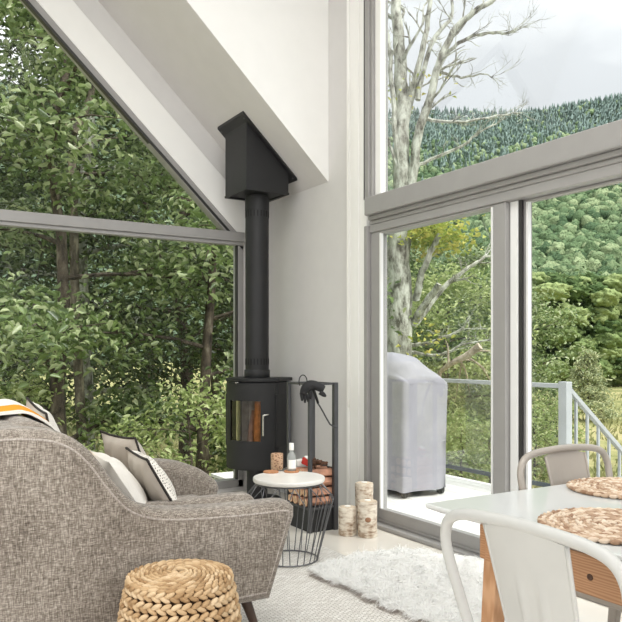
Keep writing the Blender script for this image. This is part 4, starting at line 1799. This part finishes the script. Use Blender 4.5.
# finer mesh + wrinkles
import bmesh
bm = bmesh.new()
bm.from_mesh(cv.data)
bmesh.ops.subdivide_edges(bm, edges=bm.edges[:], cuts=3, use_grid_fill=True)
from mathutils import noise as mn
for v in bm.verts:
    p = v.co
    k = mn.noise(Vector((p.x * 6, p.y * 6, p.z * 1.6))) * .022 + mn.noise(Vector((p.x * 3, p.y * 3, p.z * .8 + 5))) * .03
    fold = .026 * math.sin(p.x * 18 + p.y * 21 + 2 * mn.noise(p * 2)) * max(0, min(1, (1.0 - p.z) / 1.0))
    v.co += v.normal * (k + fold)
bmesh.ops.recalc_face_normals(bm, faces=bm.faces)
bm.to_mesh(cv.data)
bm.free()
cv.data.shade_smooth()
for (x, y) in ((gx0 + .06, gy0_ + .06), (gx1 - .06, gy0_ + .06), (gx0 + .06, gy1_ - .06), (gx1 - .06, gy1_ - .06)):
    MB().tube([(x - .015, y, DKZ + .045), (x + .015, y, DKZ + .045)], .044, 16).build('wheel', M['void'], gr, smooth=40)
b = MB()
b.box((gx0 + .08, gy0_ + .08, DKZ + .08), (gx1 - .08, gy1_ - .08, .8))
b.build('cabinet', M['void'], gr, smooth=0)

# ------------------------------------------------------------------ land
GZ = -1.45


def land_h(x, y):
    r_ = math.hypot(x, y)
    az = math.atan2(x, y)          # 0 = +Y, positive to +X
    h = GZ
    h += .35 * mn.noise(Vector((x * .09, y * .09, 0))) * min(1, max(0, (r_ - 12) / 10))
    if r_ > 230:
        k = min(1, (r_ - 230) / 870)
        ridge = 362 + 14 * math.sin(az * 4 + 1.0) + 10 * mn.noise(Vector((az * 6, 0, 3)))
        h += ridge * (k ** 1.15) + 16 * k * mn.noise(Vector((x * .006, y * .006, 1)))
    if r_ > 1100:
        h -= (r_ - 1100) * .3
    return h


rad = [3, 6, 9, 13, 18, 25, 34, 46, 60, 80, 110, 150, 190, 228] + [240 + 30 * i for i in range(36)]
azs = [R(-75 + 165 * i / 90) for i in range(91)]
V = []
for r_ in rad:
    for a in azs:
        x, y = r_ * math.sin(a), r_ * math.cos(a)
        V.append((x, y, land_h(x, y)))
Wd = len(azs)
F = [(i * Wd + k, i * Wd + k + 1, (i + 1) * Wd + k + 1, (i + 1) * Wd + k) for i in range(len(rad) - 1) for k in range(Wd - 1)]
F = np.array(F)
cut = rad.index(228) * (Wd - 1)
g = link('ground', np_mesh('ground', np.array(V), F[:cut]), M['ground'], None, Vector((0, 0, 0)), smooth=180)
struct(g)
M['floorwood'] = plain('shaded_undergrowth', srgb(84, 100, 80), .95, var=.3, scale=.3, spec=.05)
g = link('hillside_ground', np_mesh('hillside_ground', np.array(V), F[cut:]), M['floorwood'], None, Vector((0, 0, 0)), smooth=180)
struct(g)

# ---- leaves
RG = np.random.default_rng(11)


def leaf_arrays(pos, size, rng_, droop=.35, upn=.8, width=.5):
    N = len(pos)
    az = rng_.random(N) * 2 * np.pi
    a = np.stack([np.cos(az), np.sin(az), -droop + rng_.normal(0, .35, N)], 1)
    a /= np.linalg.norm(a, axis=1)[:, None]
    n_ = rng_.normal(0, .55, (N, 3))
    n_[:, 2] += upn
    n_ -= a * (n_ * a).sum(1)[:, None]
    n_ /= np.linalg.norm(n_, axis=1)[:, None] + 1e-9
    s_ = np.cross(a, n_)
    sz = size[:, None]
    w = width * sz
    fold = .16 * sz * n_
    v0 = pos
    v1 = pos + a * sz * .33 + s_ * w * .46 + fold
    v2 = pos + a * sz * .70 + s_ * w * .36 + fold
    v3 = pos + a * sz - n_ * sz * .12
    v4 = pos + a * sz * .70 - s_ * w * .36 + fold
    v5 = pos + a * sz * .33 - s_ * w * .46 + fold
    V_ = np.stack([v0, v1, v2, v3, v4, v5], 1).reshape(-1, 3)
    k = np.arange(N)[:, None] * 6
    F_ = np.concatenate([k + np.array([[0, 3, 2, 1]]), k + np.array([[0, 5, 4, 3]])], 0)
    return V_, F_


def add_leaves(parent, pos, size, mat, rng_, name='foliage', **kw):
    V_, F_ = leaf_arrays(np.asarray(pos), size, rng_, **kw)
    me = np_mesh(name, V_ - np.array(wloc(parent)), F_)
    o = link(name, me, mat, parent, None, smooth=0)
    return o


def skeleton(base, H, Rc, bare, nprim, rr, lean_=(0, 0), nsec=5, up=.5, shape=None):
    """returns list of (pts, r0, r1) branches and leaf anchor points with weight"""
    br = []
    anchors = []
    n = 9
    tr = []
    for i in range(n):
        f = i / (n - 1)
        tr.append(Vector((base[0] + lean_[0] * f * H + rr.uniform(-1, 1) * .03 * H * f, base[1] + lean_[1] * f * H + rr.uniform(-1, 1) * .03 * H * f, base[2] + f * H)))
    br.append((tr, 1.0, .12))
    shape = shape or (lambda f: math.sin(PI * (.12 + .83 * f)) ** .7)
    for i in range(nprim):
        f = bare + (1 - bare) * (i + .5) / nprim
        q = f * (n - 1)
        k = min(int(q), n - 2)
        p = tr[k].lerp(tr[k + 1], q - k)
        a = i * 2.4 + rr.uniform(-.5, .5)
        L = Rc * shape((f - bare) / (1 - bare)) * rr.uniform(.75, 1.15)
        d = Vector((math.cos(a), math.sin(a), up * rr.uniform(.4, 1.2)))
        d.normalize()
        pts = [p]
        for j in range(4):
            d = (d + Vector((rr.uniform(-.2, .2), rr.uniform(-.2, .2), -.10))).normalized()
            pts.append(pts[-1] + d * L / 4)
        br.append((pts, .38 * (1 - .5 * f), .06))
        for s in range(nsec):
            ff = .3 + .7 * (s + .5) / nsec
            qq = ff * 4
            kk = min(int(qq), 3)
            pp = pts[kk].lerp(pts[kk + 1], qq - kk)
            dd = (d + Vector((rr.uniform(-1, 1), rr.uniform(-1, 1), rr.uniform(-.5, .6)))).normalized()
            LL = L * rr.uniform(.25, .5)
            sp = [pp, pp + dd * LL * .5 + Vector((0, 0, .03 * LL)), pp + dd * LL + Vector((0, 0, -.08 * LL))]
            br.append((sp, .12, .03))
            anchors.append((sp[0], sp[1]))
            anchors.append((sp[1], sp[2]))
        anchors.append((pts[2], pts[3]))
        anchors.append((pts[3], pts[4]))
    anchors.append((tr[-2], tr[-1]))
    return br, anchors


def ico(sub):
    bm = bmesh.new()
    bmesh.ops.create_icosphere(bm, subdivisions=sub, radius=1)
    bm.verts.ensure_lookup_table()
    v = np.array([tuple(q.co) for q in bm.verts])
    f = np.array([[q.index for q in t.verts] for t in bm.faces])
    bm.free()
    return v, f


I3 = ico(5)
I2 = ico(3)
I1 = ico(2)
I0 = ico(1)


def blob(rg, src, rx, rz, fine=0):
    v, f = src
    ph = rg.random(9) * 6.28
    u = v
    dsp = 1 + (rg.normal(0, .11, len(u)) if not fine else 0) + .16 * np.sin(3.1 * u[:, 0] + ph[0]) * np.sin(3.7 * u[:, 1] + ph[1]) + .13 * np.sin(6.3 * u[:, 2] + ph[2] + 5 * u[:, 0]) + .10 * np.sin(9 * u[:, 1] + ph[3]) * np.sin(8 * u[:, 0] + ph[4])
    if fine:
        o3 = Vector((ph[5], ph[6], ph[7]))
        dsp = dsp + np.array([.16 * mn.noise(Vector(q) * 4 + o3) + .12 * mn.noise(Vector(q) * 9 + o3) + .10 * mn.noise(Vector(q) * 20 + o3) for q in u])
    w_ = u * dsp[:, None] * np.array([rx, rx, rz])
    return w_, f


I3B = ico(4)


def boughs(th, pos, r_, mat, seed):
    rg_ = np.random.default_rng(seed)
    VV_, FF_ = [], []
    n_ = 0
    for p in pos:
        s_ = r_ * rg_.uniform(.7, 1.25)
        v, f = blob(rg_, I3B, s_, s_ * rg_.uniform(.5, .75), 1)
        VV_.append(v + p)
        FF_.append(f + n_)
        n_ += len(v)
    me = np_mesh('crown', np.concatenate(VV_) - np.array(wloc(th)), np.concatenate(FF_))
    return link('crown', me, mat, th, None, smooth=180)


def leafy(name, label, cat, base, H, Rc, tr, nprim, nleaf, lsize, bark, lmat, seed, group=None, bare=.2, lean_=(0, 0), spread=.18, nsec=5, up=.5, droop=.4, upn=.8, width=.5, shape=None, bough=0, bmat=None):
    rr = random.Random(seed)
    rg = np.random.default_rng(seed)
    th = thing(name, base, label, cat, group)
    br, an = skeleton(base, H, Rc, bare, nprim, rr, lean_, nsec, up, shape)
    b = MB()
    for pts, r0, r1 in br:
        m_ = len(pts)
        b.tube(pts, [max(.004, tr * (r0 + (r1 - r0) * i / (m_ - 1))) for i in range(m_)], 7 if r0 > .3 else 4, cap=False)
    b.build('trunk', bark, th, smooth=60)
    A = np.array([tuple(a[0]) for a in an])
    B = np.array([tuple(a[1]) for a in an])
    ix = rg.integers(0, len(an), nleaf)
    t = rg.random(nleaf)[:, None]
    pos = A[ix] * (1 - t) + B[ix] * t + rg.normal(0, spread, (nleaf, 3)) * np.array([1, 1, .7])
    sz = lsize * rg.uniform(.65, 1.25, nleaf)
    add_leaves(th, pos, sz, lmat, rg, 'foliage', droop=droop, upn=upn, width=width)
    if bough:
        boughs(th, B[::max(1, len(B) // 34)], bough, bmat, seed)
    return th


# trees outside the gable window
LT = 'leafy trees outside the gable window'
leafy('leafy_tree', 'mid green leafy tree filling the left half of the gable window', 'tree', at(60, 10.2, GZ), 8.6, 2.5, .13, 16, 11000, .125, M['bark'], M['leafD'], 21, LT, bare=.13, spread=.28)
leafy('leafy_tree', 'mid green leafy tree filling the right half of the gable window', 'tree', at(205, 10.6, GZ), 7.4, 2.2, .11, 16, 11000, .12, M['bark'], M['leafD'], 22, LT, bare=.12, spread=.28)
leafy('leafy_tree', 'dark leafy tree behind the green ones at the far left of the gable window', 'tree', at(-20, 13.0, GZ), 11.5, 3.0, .18, 18, 11000, .12, M['bark'], M['leafB'], 23, LT, bare=.12, spread=.34)
leafy('leafy_tree', 'dark tree with lichened trunk behind the thin forked tree', 'tree', at(88, 12.6, GZ), 10.5, 2.8, .17, 18, 9000, .12, M['lichen'], M['leafB'], 24, LT, bare=.16, spread=.34)
leafy('leafy_tree', 'dark leafy tree standing behind the green one near the flue pipe', 'tree', at(185, 14.5, GZ), 10.0, 3.0, .16, 18, 12000, .12, M['bark'], M['leafB'], 25, LT, bare=.12, spread=.36)
leafy('leafy_tree', 'dark leafy tree rising just left of the gable corner', 'tree', at(236, 15.0, GZ), 10.0, 2.2, .16, 18, 10000, .12, M['bark'], M['leafB'], 26, LT, bare=.2, spread=.36)
leafy('leafy_shrub', 'pale leafy shrub low in the window left of the stove', 'shrub', at(190, 9.0, GZ), 2.1, 1.0, .03, 12, 2600, .085, M['bark'], M['leafC'], 31, 'pale shrubs below the gable window', bare=.02, spread=.16)
leafy('leafy_shrub', 'pale leafy shrub below the window behind the loveseat pillows', 'shrub', at(120, 9.6, GZ), 1.3, .8, .03, 12, 2200, .085, M['bark'], M['leafC'], 32, 'pale shrubs below the gable window', bare=.02, spread=.16)
leafy('leafy_shrub', 'pale leafy shrub at the left edge behind the striped pillow', 'shrub', at(20, 10.2, GZ), 2.2, 1.1, .03, 12, 2200, .085, M['bark'], M['leafC'], 33, 'pale shrubs below the gable window', bare=.02, spread=.16)
for i, (px, d, H, Rc) in enumerate(((-60, 20, 8.5, 4.0), (60, 21, 10, 4.2), (150, 22, 13, 4.0), (215, 23, 13, 3.4))):
    leafy('leafy_tree', ['tall dark tree far behind at the left frame edge', 'tall dark tree far behind the forked trunk', 'tall dark tree far behind the window middle', 'tall dark tree far behind the flue pipe', 'tall dark tree hidden behind the gable corner'][i],
          'tree', at(px, d, GZ), H, Rc, .2, 16, 8000, .19, M['bark'], M['leafB'], 41 + i, LT, bare=.16, spread=.5)

ft = thing('forked_tree', at(80, 10.6, GZ), 'thin lichened tree with a curved fork in front of the dark foliage at upper left', 'tree')
b = MB()
for pts_, r0, r1 in (([(84, 480), (80, 400), (75, 300), (74, 220), (72, 150), (74, 130)], .075, .06), ([(74, 132), (82, 118), (90, 98), (93, 80), (90, 66)], .06, .035),
                     ([(74, 132), (66, 124), (58, 112), (57, 98), (62, 78), (70, 60), (74, 44)], .03, .014), ([(92, 84), (100, 62), (102, 40), (110, 10)], .025, .012),
                     ([(58, 108), (40, 96), (20, 88), (-6, 62)], .014, .007), ([(74, 150), (100, 140), (130, 136), (150, 128)], .016, .006), ([(62, 78), (46, 52), (20, 40), (0, 34)], .012, .006)):
    q_ = smooth_pts([P(x_, y_, 10.6 + .03 * i_) for i_, (x_, y_) in enumerate(pts_)], 4)
    b.tube(q_, [r0 + (r1 - r0) * i_ / (len(q_) - 1) for i_ in range(len(q_))], 8)
b.build('trunk', M['bark3'], ft, smooth=60)
rg = np.random.default_rng(19)
pos = np.concatenate([np.array(tuple(P(x_, y_, 10.5))) + rg.normal(0, .2, (70, 3)) for (x_, y_) in ((20, 40), (8, 66), (110, 14), (148, 130), (76, 48), (30, 92))])
add_leaves(ft, pos, .11 * rg.uniform(.6, 1.2, len(pos)), M['leafD'], rg, 'foliage')

# ------------------------------------------------------------------ old bare tree outside the patio door
D0 = 11.0
old = thing('old_tree', at(397, D0, GZ), 'old lichen-covered half-dead tree rising behind the covered grill', 'tree')
rr = random.Random(77)
b = MB()
tips = []


def limb(pts, r0, r1, dz=0.0, twigs=0, tl=.5, bb=None):
    q = []
    n_ = len(pts)
    for i, (px, y) in enumerate(pts):
        q.append(P(px, y, D0 + dz * i / max(1, n_ - 1)))
    q = smooth_pts(q, 4)
    for i in range(1, len(q) - 1):
        q[i] = q[i] + Vector((rr.uniform(-1, 1), rr.uniform(-1, 1), rr.uniform(-1, 1))) * .012
    m_ = len(q)
    (bb or b).tube(q, [r0 + (r1 - r0) * i / (m_ - 1) for i in range(m_)], 8 if r0 > .05 else 5)

    def twig(p, d, L, r_, dep):
        pts_ = [p]
        dd = d.normalized()
        for j in range(4):
            dd = (dd + Vector((rr.uniform(-.4, .4), rr.uniform(-.4, .4), rr.uniform(-.3, .4)))).normalized()
            pts_.append(pts_[-1] + dd * L / 4)
        (bb or b).tube(pts_, [r_, r_ * .8, r_ * .6, r_ * .45, r_ * .25], 4, cap=False)
        tips.append(pts_[-1])
        if dep > 0:
            for j in (1, 2, 3):
                if rr.random() < .8:
                    twig(pts_[j], dd + Vector((rr.uniform(-1, 1), rr.uniform(-1, 1), rr.uniform(-.6, .8))), L * .55, r_ * .6, dep - 1)
    for k in range(int(twigs * 1.7)):
        i = int(len(q) * (.25 + .75 * (k + rr.random()) / twigs))
        i = min(i, len(q) - 2)
        d = (q[i + 1] - q[i]).normalized() + Vector((rr.uniform(-1, 1), rr.uniform(-1, 1), rr.uniform(-.5, .7)))
        twig(q[i], d, tl * rr.uniform(.5, 1.2), max(.005, .4 * (r0 + (r1 - r0) * i / m_)), 2)


trunk_b = MB()
limb([(397, 450), (396, 400), (398, 355), (400, 300), (398, 260), (401, 220), (402, 190)], .22, .16, 0, 0, bb=trunk_b)
limb([(402, 195), (401, 142), (402, 106), (400, 55), (397, 19), (396, -20)], .13, .07, .3, 7, .8)
limb([(404, 200), (412, 178), (418, 135), (429, 103), (439, 64), (453, 32), (473, 13), (496, -2), (520, -14)], .085, .025, -.3, 9, .8)
limb([(401, 142), (409, 106), (421, 55), (428, 20), (431, -10)], .06, .03, .3, 6, .7)
limb([(418, 100), (431, 45), (450, 19), (452, -6)], .045, .02, .4, 6, .6)
limb([(439, 64), (453, 47), (476, 35), (498, 33), (512, 32)], .035, .012, -.4, 6, .5)
limb([(425, 118), (434, 121), (466, 122), (490, 117), (518, 113)], .035, .010, -.2, 7, .45)
limb([(414, 168), (430, 160), (463, 145), (480, 132), (499, 122)], .035, .010, .2, 6, .45)
limb([(437, 70), (450, 75), (466, 77), (480, 74), (493, 77)], .026, .008, -.2, 5, .5)
limb([(402, 190), (396, 140), (392, 80), (388, 39), (382, 0)], .05, .025, -.3, 5, .6)
limb([(402, 180), (392, 150), (384, 130), (376, 118)], .03, .012, -.2, 4, .5)
limb([(416, 300), (419, 287), (422, 272), (431, 252), (440, 234)], .06, .04, -.3, 1, .3)
limb([(413, 325), (420, 312), (430, 297), (439, 284)], .07, .045, -.4, 0)
limb([(414, 325), (430, 305), (455, 277), (472, 266), (487, 255)], .05, .02, .3, 5, .5)
limb([(412, 345), (430, 343), (448, 336), (463, 328)], .035, .02, -.3, 3, .4)
limb([(410, 352), (440, 355), (462, 345), (490, 340)], .03, .012, -.5, 4, .5)
trunk_b.build('trunk', M['lichen'], old, smooth=60)
b.build('branches', M['lichen'], old, smooth=60)
rg = np.random.default_rng(9)
# yellowing leaf clusters
pos = []
for (px, y, dd, sx, sz, n_) in ((428, 232, 0, .30, .11, 620), (440, 242, .2, .24, .10, 380), (420, 224, .2, .22, .10, 300), (425, 82, .1, .22, .16, 36), (389, 94, .1, .14, .08, 26), (424, 340, -.3, .2, .15, 60)):
    c = np.array(tuple(P(px, y, D0 + dd)))
    pos.append(c + rg.normal(0, 1, (n_, 3)) * np.array([sx, sx, sz]))
pos = np.concatenate(pos)
add_leaves(old, pos, .085 * rg.uniform(.6, 1.2, len(pos)), M['leafY'], rg, 'leaves', droop=.2, width=.8)

# fallen bleached branch
fb = thing('dead_branch', P(470, 352, 9.6), 'thick bleached dead branch reaching up right of the covered grill', 'branch')
b = MB()
q = smooth_pts([P(440, 372, 9.9), P(452, 363, 9.7), P(466, 356, 9.6), P(480, 346, 9.5)], 4)
b.tube(q, [.03 + .025 * i / (len(q) - 1) for i in range(len(q))], 8)
for k, (px, y) in enumerate(((445, 340), (500, 352), (488, 372), (470, 395), (455, 402), (495, 390))):
    s_ = q[min(len(q) - 2, 3 + k)]
    e = P(px, y, 9.7 + .1 * k)
    b.tube(smooth_pts([s_, s_.lerp(e, .5) + Vector((.02, 0, .08)), e], 4), [.018, .016, .014, .013, .011, .010, .008, .006, .004], 5)
b.tube([P(440, 372, 9.9), P(434, 400, 10.0), P(430, 470, 10.2)], [.03, .035, .04], 8)
b.build('wood', M['deadwood'], fb, smooth=60)

RT = 'green trees behind the old lichened tree'
leafy('leafy_tree', 'bushy green tree directly right of the old trunk', 'tree', at(445, 16.5, GZ), 4.3, 1.5, .1, 16, 9000, .11, M['bark'], M['leafC'], 51, RT, bare=.05, spread=.28)
leafy('leafy_tree', 'bushy green tree behind the door stile', 'tree', at(497, 17.5, GZ), 4.2, 1.5, .1, 16, 8000, .11, M['bark'], M['leafD'], 52, RT, bare=.05, spread=.28)
leafy('leafy_tree', 'taller dark tree behind the old trunk at the left door jamb', 'tree', at(400, 18.5, GZ), 5.0, 1.7, .12, 16, 9000, .12, M['bark'], M['leafA'], 53, RT, bare=.05, spread=.3)
leafy('leafy_tree', 'dark tree filling the gap between the two bushy trees', 'tree', at(470, 22, GZ), 5.4, 2.0, .12, 16, 9000, .13, M['bark'], M['leafA'], 54, RT, bare=.03, spread=.34)
for i, (px, d, H, lab) in enumerate(((437, 13.2, 1.25, 'pale shrub beside the grill cover outside the rail'), (462, 12.5, 1.5, 'pale shrub in the middle of the left door pane'), (490, 13.4, 1.3, 'pale shrub against the door stile'), (535, 15, 1.5, 'pale shrub behind the glass rail panel'), (556, 17, 1.5, 'pale shrub just left of the rail corner post'))):
    leafy('leafy_shrub', lab, 'shrub', at(px, d, GZ), H, .62, .03, 12, 1500, .085, M['bark'], M['leafC'], 61 + i, 'pale shrubs beyond the deck rail', bare=.02, spread=.14)

# small pale spruce in the meadow
cone = lambda f: max(.05, 1.05 - f)
leafy('young_spruce', 'young pale conifer in the meadow behind the stair rail post', 'tree', at(588, 30, GZ), 2.7, 1.15, .06, 34, 5200, .15, M['bark'], M['leafP'], 71, None, bare=.02, spread=.13, up=.35, shape=cone, width=.35)

# tree line at the edge of the meadow
rr = random.Random(8)
heights = [(510, 9.0), (528, 8.6), (545, 9.4), (562, 10.2), (580, 9.2), (596, 9.9), (612, 9.0), (630, 10.0)]
SZ = ['broad', 'narrow', 'tall', 'tallest', 'rounded', 'dense', 'low', 'right-hand', 'outermost']
TLAB = ['green tree of the meadow edge behind the door stile', 'green meadow-edge tree just right of the dark door gasket', 'tall green meadow-edge tree right of the door stile', 'tallest green meadow-edge tree above the rail corner post',
        'green meadow-edge tree directly behind the young conifer', 'green meadow-edge tree right of the young conifer', 'low green meadow-edge tree at the photo right edge', 'green meadow-edge tree cut by the right frame edge', 'green meadow-edge tree beyond the right frame edge']
for i, (px, H) in enumerate(heights):
    leafy('meadow_tree', TLAB[i], 'tree', at(px, 58 + rr.uniform(-4, 5), GZ), H * .84, 2.4, .2, 20, 2600, .40, M['bark'], M['leafM'], 81 + i, 'trees lining the far meadow edge', bare=.05, spread=.5, up=.5, bough=1.0, bmat=M['treeline'])
for i, (px, d) in enumerate(((400, 62), (430, 64), (460, 60), (485, 62))):
    leafy('meadow_tree', ['green meadow-edge tree behind the covered grill', 'green meadow-edge tree behind the yellowing leaves', 'green meadow-edge tree behind the bleached branch', 'green meadow-edge tree left of the door stile'][i], 'tree', at(px, d, GZ), 9.5, 3.0, .22, 18, 2600, .40, M['bark'], M['leafM'], 95 + i, 'trees lining the far meadow edge', bare=.05, spread=.5, bough=1.1, bmat=M['treeline'])

# meadow grass
N = 26000
a = RG.uniform(R(-30), R(75), N)
r_ = 11 + 45 * RG.random(N) ** 1.4
x = r_ * np.sin(a)
y = r_ * np.cos(a)
keep = ~((x < 7.4) & (y < 7.6))
x, y = x[keep], y[keep]
z = np.array([land_h(u, v) for u, v in zip(x, y)])
pos = np.stack([x, y, z], 1)
N = len(pos)
Hh = RG.uniform(.08, .26, N)[:, None]
dx = RG.normal(0, .4, (N, 3)) * Hh
dx[:, 2] = 0
aa = RG.random(N) * np.pi
w = np.stack([np.cos(aa), np.sin(aa), np.zeros(N)], 1) * RG.uniform(.02, .06, N)[:, None]
V = np.stack([pos - w, pos + w, pos + dx * .5 + w * .7 + np.array([0, 0, 1]) * Hh * .7, pos + dx + np.array([0, 0, 1]) * Hh], 1).reshape(-1, 3)
F = np.arange(N * 4).reshape(-1, 4)
me = np_mesh('meadow_grass', V, F)
gg = link('meadow_grass', me, M['grassblade'], None, Vector((0, 0, 0)), smooth=0)
tag(gg, 'tall dry yellow-green grass growing across the meadow', 'grass', kind='stuff')

# ------------------------------------------------------------------ wooded hillside


def fuzz(rg, v, n_, size, w=(.7, .7, .7)):
    """loose triangular leaf sprays standing on a crown surface"""
    ix = rg.integers(0, len(v), n_)
    p = v[ix] * rg.uniform(.97, 1.06, (n_, 1)) if size < .5 else v[ix] + rg.normal(0, .12, (n_, 3))
    tri = p[:, None, :] + rg.normal(0, size, (n_, 3, 3)) * np.array(w)
    return tri.reshape(-1, 3), np.arange(n_ * 3).reshape(-1, 3)


# candidate positions in polar rings
rg = np.random.default_rng(123)
cand = []
r_ = 232.0
while r_ < 1106:
    sp = 5.6 if r_ < 420 else 6.4 if r_ < 700 else 7.6
    a0, a1 = R(25), R(64)
    nn_ = int((a1 - a0) * r_ / sp)
    for k in range(nn_):
        a = a0 + (a1 - a0) * (k + rg.random()) / nn_
        q = r_ + rg.uniform(-.5, .5) * sp
        cand.append((q, a))
    r_ += sp * 1.05
print('hill trees', len(cand))
# angular check: keep trees that can be seen (px range)
vis = []
for q, a in cand:
    x, y = q * math.sin(a), q * math.cos(a)
    d = x * FX + y * FY
    px = 311 + FPX * (x * RX + y * RY) / d
    if 335 < px < 690:
        vis.append((q, a, x, y, px))
vis.sort(key=lambda t: t[0])
HG = 'nearest round trees on the wooded hillside'
protos = []
for i in range(6):
    v, f = blob(rg, I3, 1.0, 1.1, 1)
    fv, ff = fuzz(rg, v, 3200, .07)
    f = np.concatenate([f, ff + len(v)])
    v = np.concatenate([v, fv])
    me = np_mesh('hillside_tree', v + np.array([0, 0, 1.0]), f)
    me.materials.append(M['forest'])
    me.shade_smooth()
    protos.append(me)
near = [t for t in vis if t[4] > 370][:240]
nearset = set((t[0], t[1]) for t in near)
for i, (q, a, x, y, px) in enumerate(near):
    s_ = rg.uniform(2.8, 3.9)
    o = bpy.data.objects.new('hillside_tree', protos[i % 6])
    COL.objects.link(o)
    o.location = (x, y, land_h(x, y) - .8)
    o.rotation_euler = (0, 0, rg.random() * 6.28)
    o.scale = (s_, s_, s_ * rg.uniform(.85, 1.25))
    tag(o, 'rounded green tree low on the wooded hillside', 'tree', HG)
VV, FF = [], []
VC, FC = [], []
nv = nc = 0
for q, a, x, y, px in vis:
    if (q, a) in nearset:
        continue
    z = land_h(x, y)
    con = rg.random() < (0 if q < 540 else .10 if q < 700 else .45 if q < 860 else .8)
    if con:
        h = rg.uniform(9, 15)
        w_ = rg.uniform(2.0, 3.0)
        K = 7
        vs = []
        for (fr, wf) in ((.05, 1.0), (.35, .75), (.36, .85), (.65, .42), (.66, .5), (.88, .16)):
            for k in range(K):
                b_ = 2 * PI * k / K + fr * 3
                j = rg.uniform(.75, 1.2)
                vs.append((x + w_ * wf * j * math.cos(b_), y + w_ * wf * j * math.sin(b_), z + h * fr))
        vs.append((x, y, z + h))
        vs.append((x, y, z))
        fs = []
        for i in range(5):
            for k in range(K):
                l = (k + 1) % K
                fs.append((i * K + k, i * K + l, (i + 1) * K + l))
                fs.append((i * K + k, (i + 1) * K + l, (i + 1) * K + k))
        for k in range(K):
            fs.append((5 * K + k, 5 * K + (k + 1) % K, 6 * K))
        VC.append(np.array(vs))
        FC.append(np.array(fs) + nc)
        nc += len(vs)
    else:
        s_ = rg.uniform(2.7, 4.3)
        v, f = blob(rg, I2 if q < 390 else I1 if q < 650 else I0, s_, s_ * rg.uniform(.85, 1.25))
        if q < 750:
            fv, ff = fuzz(rg, v, 110, .55)
            f = np.concatenate([f, ff + len(v)])
            v = np.concatenate([v, fv])
        VV.append(v + np.array([x, y, z + s_ * .8]))
        FF.append(f + nv)
        nv += len(v)
me = np_mesh('hillside_forest', np.concatenate(VV), np.concatenate(FF))
o = link('hillside_forest', me, M['forest'], None, Vector((0, 0, 0)), smooth=180)
tag(o, 'dense broadleaf forest covering the hillside beyond the meadow', 'forest', kind='stuff')
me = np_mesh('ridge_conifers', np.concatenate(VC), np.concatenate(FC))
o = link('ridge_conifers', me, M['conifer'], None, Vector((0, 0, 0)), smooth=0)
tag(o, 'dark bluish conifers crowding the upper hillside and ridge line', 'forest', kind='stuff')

# ------------------------------------------------------------------ world and light
w = bpy.data.worlds.new('World')
SC.world = w
w.use_nodes = True
t = w.node_tree
bg = t.nodes['Background']
tc_ = t.nodes.new('ShaderNodeTexCoord')
mp = t.nodes.new('ShaderNodeMapping')
mp.inputs['Scale'].default_value = (1.6, 1.6, 3.4)
mp.inputs['Location'].default_value = (.35, .1, .3)
nz = t.nodes.new('ShaderNodeTexNoise')
nz.inputs['Scale'].default_value = 1.3
nz.inputs['Detail'].default_value = 5
nz.inputs['Roughness'].default_value = .5
rp = t.nodes.new('ShaderNodeValToRGB')
e = rp.color_ramp.elements
e[0].position = .36
e[0].color = srgb(206, 208, 212)
e[1].position = .56
e[1].color = srgb(248, 248, 249)
t.links.new(tc_.outputs['Generated'], mp.inputs['Vector'])
t.links.new(mp.outputs['Vector'], nz.inputs['Vector'])
t.links.new(nz.outputs['Fac'], rp.inputs['Fac'])
# overcast sky: brighter towards the zenith
sx_ = t.nodes.new('ShaderNodeSeparateXYZ')
t.links.new(tc_.outputs['Generated'], sx_.inputs[0])
mr = t.nodes.new('ShaderNodeMapRange')
mr.inputs['From Min'].default_value = 0.0
mr.inputs['From Max'].default_value = 1.0
mr.inputs['To Min'].default_value = 0.72
mr.inputs['To Max'].default_value = 2.3
t.links.new(sx_.outputs['Z'], mr.inputs['Value'])
t.links.new(mr.outputs[0], bg.inputs['Strength'])
t.links.new(rp.outputs['Color'], bg.inputs['Color'])


def light(name, typ, loc, rot, energy, **kw):
    l = bpy.data.lights.new(name, typ)
    l.energy = energy
    for k, v in kw.items():
        setattr(l, k, v)
    o = bpy.data.objects.new(name, l)
    COL.objects.link(o)
    o.location = loc
    o.rotation_euler = rot
    return o


sun = light('hazy_sun', 'SUN', (0, 0, 20), (0, 0, 0), 3.4, angle=R(25), color=(1, .97, .92))
sun.rotation_euler = Vector((-.22, .72, -1.0)).to_track_quat('-Z', 'Y').to_euler()
# area light added at the open rear, standing in for daylight
light('rear_daylight', 'AREA', (.3, BY + .1, 2.2), (R(90), 0, 0), 70, shape='RECTANGLE', size=5.2, size_y=3.8, color=(1, 1, 1))

light('ceiling_daylight', 'AREA', (.6, 1.4, 4.5), (0, 0, 0), 95, shape='RECTANGLE', size=2.2, size_y=4.0, color=(1, 1, 1))  # overhead fill light added to brighten the floor

# fill light added at the unseen left opening to brighten the right wall
light('left_daylight', 'AREA', (LX + .05, 1.3, 1.4), (0, R(-90), 0), 42, shape='RECTANGLE', size=1.7, size_y=3.6, color=(1, 1, 1))

SC.view_settings.view_transform = 'Standard'
SC.view_settings.look = 'None'
SC.view_settings.exposure = 0.2
SC.view_settings.gamma = 1.0
SC.view_settings.use_curve_mapping = False

# ------------------------------------------------------------------ camera
cam = bpy.data.cameras.new('Camera')
cam.sensor_width = 36
cam.lens = FPX / 622 * 36
cam.shift_y = 42 / 622
cam.clip_end = 3000
cam.clip_start = .02
co = bpy.data.objects.new('Camera', cam)
COL.objects.link(co)
co.location = (0, 0, EYE)
co.rotation_euler = (R(90), 0, -math.atan2(FX, FY))
SC.camera = co
